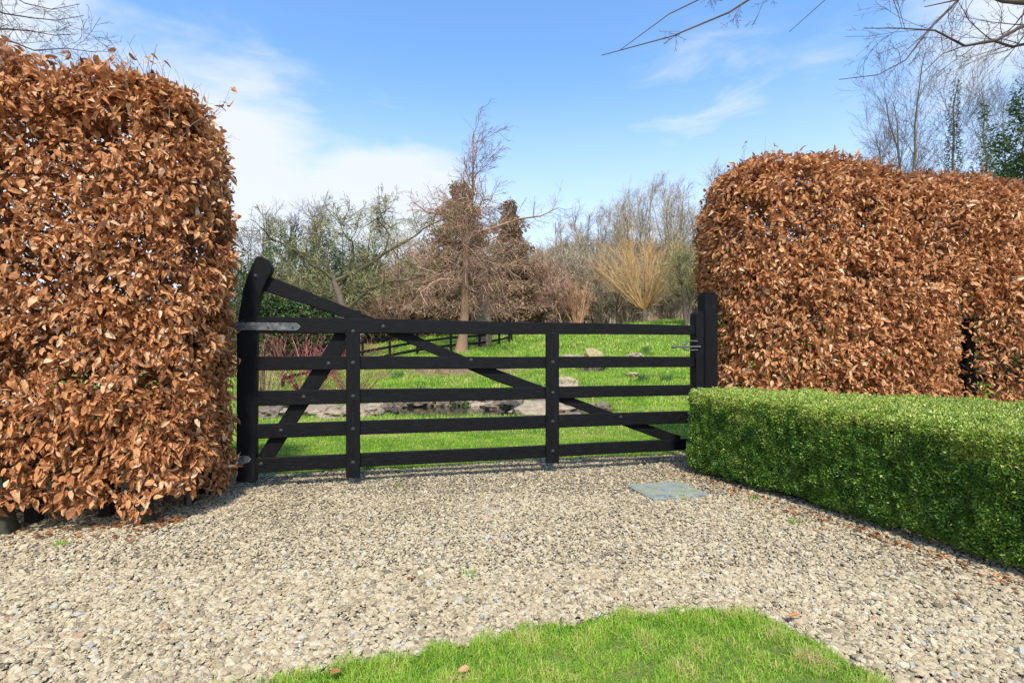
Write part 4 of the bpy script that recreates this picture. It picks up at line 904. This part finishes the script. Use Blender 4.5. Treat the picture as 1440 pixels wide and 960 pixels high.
# dogwood and willow-like twigs left of the pond
stem_shrub(430, 13.4, 452, 80, 'red stemmed dogwood bush behind the left part of the gate', 'dogwood', 48, 5, .012, name='dogwood', rmin=.0042, wig=.12, n3=2, ang=32, ln2=.35)
stem_shrub(498, 13.0, 478, 60, 'second smaller dogwood with arching brown red stems', 'dogwood', 30, 4, .011, name='dogwood', rmin=.004, wig=.12, n3=2, ang=32, ln2=.35)
stem_shrub(372, 12.4, 490, 50, 'low tangle of rust twigs nearest the heel post', 'rustwig', 40, 5, .009, rmin=.0035, wig=.08, n3=2, ln2=.35)
# clumps of daffodil leaves
for i, (px, D, lab) in enumerate(((905, 15.6, 'dark green clump of daffodil leaves in the middle of the bank'), (938, 15.4, 'small clump of daffodil leaves right of the first'), (908, 21.5, 'bluish clump of daffodil leaves high on the bank'), (560, 16.4, 'green tussock on the bank left of the litter patch'), (755, 14.4, 'brown green tussock behind the pond'), (590, 13.6, 'reedy tuft at the far pond edge left of the ledge'), (650, 13.5, 'bright grassy tuft overhanging the pond'))):
    x = (px - 720) / F * D; n = 150; g = G(); xx_ = x + rng.normal(0, .10, n); yy = D + rng.normal(0, .07, n)
    blades(g, xx_, yy, rng.uniform(.18, .34, n), rng.uniform(.012, .02, n), rng.random(n), lean=.35); solo('leaf_clump', g, MT['daff'], (x, D, tz(x, D)), lab, 'plant', 'clumps of leaves on the bank')
# pale stand-in for a blurred, unidentified upright shape below the cypress
x, D = (680 - 720) / F * 23.6, 23.6; z = tz(x, D); g = G(); v, t = ico(3); v = np.sign(v) * np.abs(v) ** .6; v *= (1 + .07 * nz(v, .8, 4))[:, None]; g.add(v * [.36, .2, 1.1] + [x, D, z + .95], t, tone=.62)
solo('upright_shape', g, MT['rock'], (x, D, z), 'pale grey upright blurred shape below the drooping cypress branches', 'stone', smooth=True)

# wooded hillside far behind
n = 9000; y = rng.uniform(62, 150, n); x = rng.uniform(-.75, .9, n) * y; z = terrain(x, y); h = rng.uniform(1.8, 3.6, n)
g = G(); P = np.stack([np.stack([x, y, z], 1), np.stack([x + rng.normal(0, .3, n), y, z + h * .6], 1), np.stack([x + rng.normal(0, .8, n), y, z + h], 1)], 1)
rd = np.tile([.10, .07, .03], (n, 1)); tubes(g, P, rd, 3, tone=rng.random(n)); B, RB = grow(P, rd, 6, .3, 1, 1.8, 35, 3, .15, .08, .6, lenfall=.3); tubes(g, B, np.maximum(RB, .025), 3, tone=rng.random(len(B)))
solo('hillside_wood', g, MT['wood'], (0, 90, tz(0, 90)), 'brown leafless wood covering the far hill', 'wood', kind='stuff')

# ------------------------------------------------------------------ overhanging trees near the camera
def overhang(root, limbs, trunk, tr, m='twig', n2=7, l2=.7):
    g = G(); tubes(g, np.array(trunk, float)[None], np.array(tr, float)[None], 10); part('trunk', g, MT['bark'], root, smooth=True)
    for pts, r0, r1, nb, ln in limbs:
        P = np.array(pts, float); 
        # resample
        d = np.r_[0, np.cumsum(np.linalg.norm(np.diff(P, axis=0), axis=1))]; t = np.linspace(0, d[-1], 14); Q = np.stack([np.interp(t, d, P[:, i]) for i in range(3)], 1); Q[1:-1] += rng.normal(0, .018, (12, 3)); Q = Q[None]
        rr = (np.linspace(1, 0, 14) ** 1.3 * (r0 - r1) + r1)[None]; g = G(); tubes(g, Q, rr, 6, .3)
        b, rb = grow(Q, rr, nb, .35, .95, ln, 36, 7, .13, -.03, .5, lenfall=.35); tubes(g, b, np.maximum(rb, .0022), 4, .4)
        b2, r2 = grow(b, rb, n2, .15, 1, ln * .35, 38, 4, .14, -.02, .6, lenfall=.3); tubes(g, b2, np.maximum(r2, .0015), 3, .4)
        b3, r3 = grow(b2, r2, 3, .2, 1, ln * .08, 45, 3, .1, 0, 1, lenfall=.2); tubes(g, b3, np.maximum(r3, .0016), 3, .2)
        part('limb', g, MT[m], root)
T = (8.6, 5.4)
root = thing('overhanging_tree', (*T, 0), 'bare tree whose dark twigs hang into the sky at upper right', 'tree')
tk = [(8.6, 5.4, -.1), (8.5, 5.4, 2), (8.2, 5.3, 4), (7.9, 5.2, 6), (7.8, 5.2, 8)]
overhang(root, [
  ([(8.1, 5.3, 5), (6.2, 5.0, 5.6), P3(1250, -130, 4.8), P3(1062, -4, 4.4), P3(985, 40, 4.3), P3(915, 62, 4.2), P3(846, 78, 4.1)], .06, .003, 11, .5),
  ([(8.1, 5.3, 5.2), (6.0, 5, 5.7), P3(1130, -90, 4.9), P3(985, 0, 4.6), P3(940, 24, 4.5), P3(870, 72, 4.4)], .045, .003, 7, .4),
  ([(8.2, 5.3, 4.6), P3(1446, 20, 5.4), P3(1415, 60, 5.3), P3(1360, 62, 5.2), P3(1300, 48, 5.1), P3(1215, 40, 5)], .06, .003, 14, .9),
  ([(8.0, 5.3, 5.4), P3(1400, -60, 5.4), P3(1345, 2, 5.3), P3(1300, 52, 5.2), P3(1266, 96, 5.1), P3(1180, 112, 5)], .04, .003, 11, .7),
  ([(8.2, 5.3, 4.2), P3(1470, 60, 5.6), P3(1430, 66, 5.5), P3(1390, 55, 5.4), P3(1330, 70, 5.3), P3(1290, 110, 5.3)], .05, .003, 12, .8),
  ([(8.0, 5.3, 5.7), P3(1330, -90, 5.2), P3(1220, -20, 5), P3(1150, 8, 4.9), P3(1110, 45, 4.9)], .03, .003, 7, .5),
  ([(8.1, 5.3, 4.9), P3(1500, -30, 5.6), P3(1425, 5, 5.4), P3(1395, -10, 5.3), P3(1300, 10, 5.2)], .09, .004, 14, .9)],
  tk, [.24, .2, .17, .13, .09])
root = thing('overhanging_tree', (-9.5, 7.5, 0), 'bare tree whose fine twigs reach over the left hedge at upper left', 'tree')
tk = [(-9.5, 7.5, -.1), (-9.5, 7.4, 2.5), (-9.3, 7.3, 5), (-9.2, 7.2, 7.5)]
overhang(root, [
  ([(-9.4, 7.3, 4.3), P3(-120, 30, 6.3), P3(0, 55, 6.2), P3(45, 68, 6.1), P3(100, 68, 6), P3(135, 74, 6)], .05, .003, 18, .9),
  ([(-9.4, 7.3, 4.8), P3(-100, -10, 6.3), P3(0, 15, 6.2), P3(50, 26, 6.1), P3(95, 34, 6), P3(118, 22, 6)], .04, .003, 18, .8),
  ([(-9.3, 7.3, 5.2), P3(-100, -60, 6.3), P3(0, -14, 6.2), P3(50, 8, 6.1), P3(112, 6, 6)], .04, .003, 16, .8),
  ([(-9.4, 7.3, 4.0), P3(-120, 60, 6.4), P3(0, 38, 6.3), P3(50, 44, 6.2), P3(110, 48, 6)], .04, .003, 16, .7)],
  tk, [.2, .17, .13, .08], l2=.6)

# ------------------------------------------------------------------ fallen leaves and weeds
FL = [(577, 823, 'single rust red leaf in the middle of the gravel', .2), (478, 958, 'orange brown leaf at the left tip of the foreground grass', .5), (660, 956, 'pale brown leaf lying in the foreground grass', .75), (1125, 880, 'orange leaf at the right edge of the foreground grass', .45), (1213, 752, 'rust leaf below the box hedge', .2), (1232, 760, 'brown leaf below the box hedge right of the rust one', .3), (1358, 800, 'brown leaf near the box hedge at far right', .3), (1345, 850, 'red brown leaf on the gravel at lower right', .2), (120, 765, 'brown leaf on the gravel below the left hedge', .4), (215, 730, 'copper leaf fallen beside the mossy stump', .5)]
for px, py, lab, tn in FL:
    D = CAMH * F / (py - HZ); p = np.array([[(px - 720) / F * D, D, .028]]); g = G(); a = rng.uniform(0, 6.28)
    if 'grass' in lab: p[0, 2] = .045
    leaves(g, p, np.array([[math.cos(a), math.sin(a), .1]]), np.array([[.1, -.1, 1.]]), .05, 'beech', tn, .15); solo('fallen_leaf', g, MT['beech'], p[0], lab, 'leaf', 'fallen leaves')
WD = [(560, 685, 'small green weed sprouting in the gravel in front of the gate'), (1115, 738, 'weed patch at the foot of the box hedge'), (660, 812, 'tiny green weed in the middle of the gravel'), (86, 768, 'green weed at the left edge of the gravel under the hedge'), (1060, 702, 'weed tuft where the box hedge meets the drive')]
for px, py, lab in WD:
    D = CAMH * F / (py - HZ); x = (px - 720) / F * D; n = 45; g = G(); blades(g, x + rng.normal(0, .02, n), D + rng.normal(0, .016, n), rng.uniform(.015, .035, n), rng.uniform(.003, .006, n), rng.uniform(.2, .6, n), z=np.full(n, .018), lean=.9)
    solo('weed', g, MT['grass'], (x, D, .01), lab, 'weed', 'weeds in the gravel')
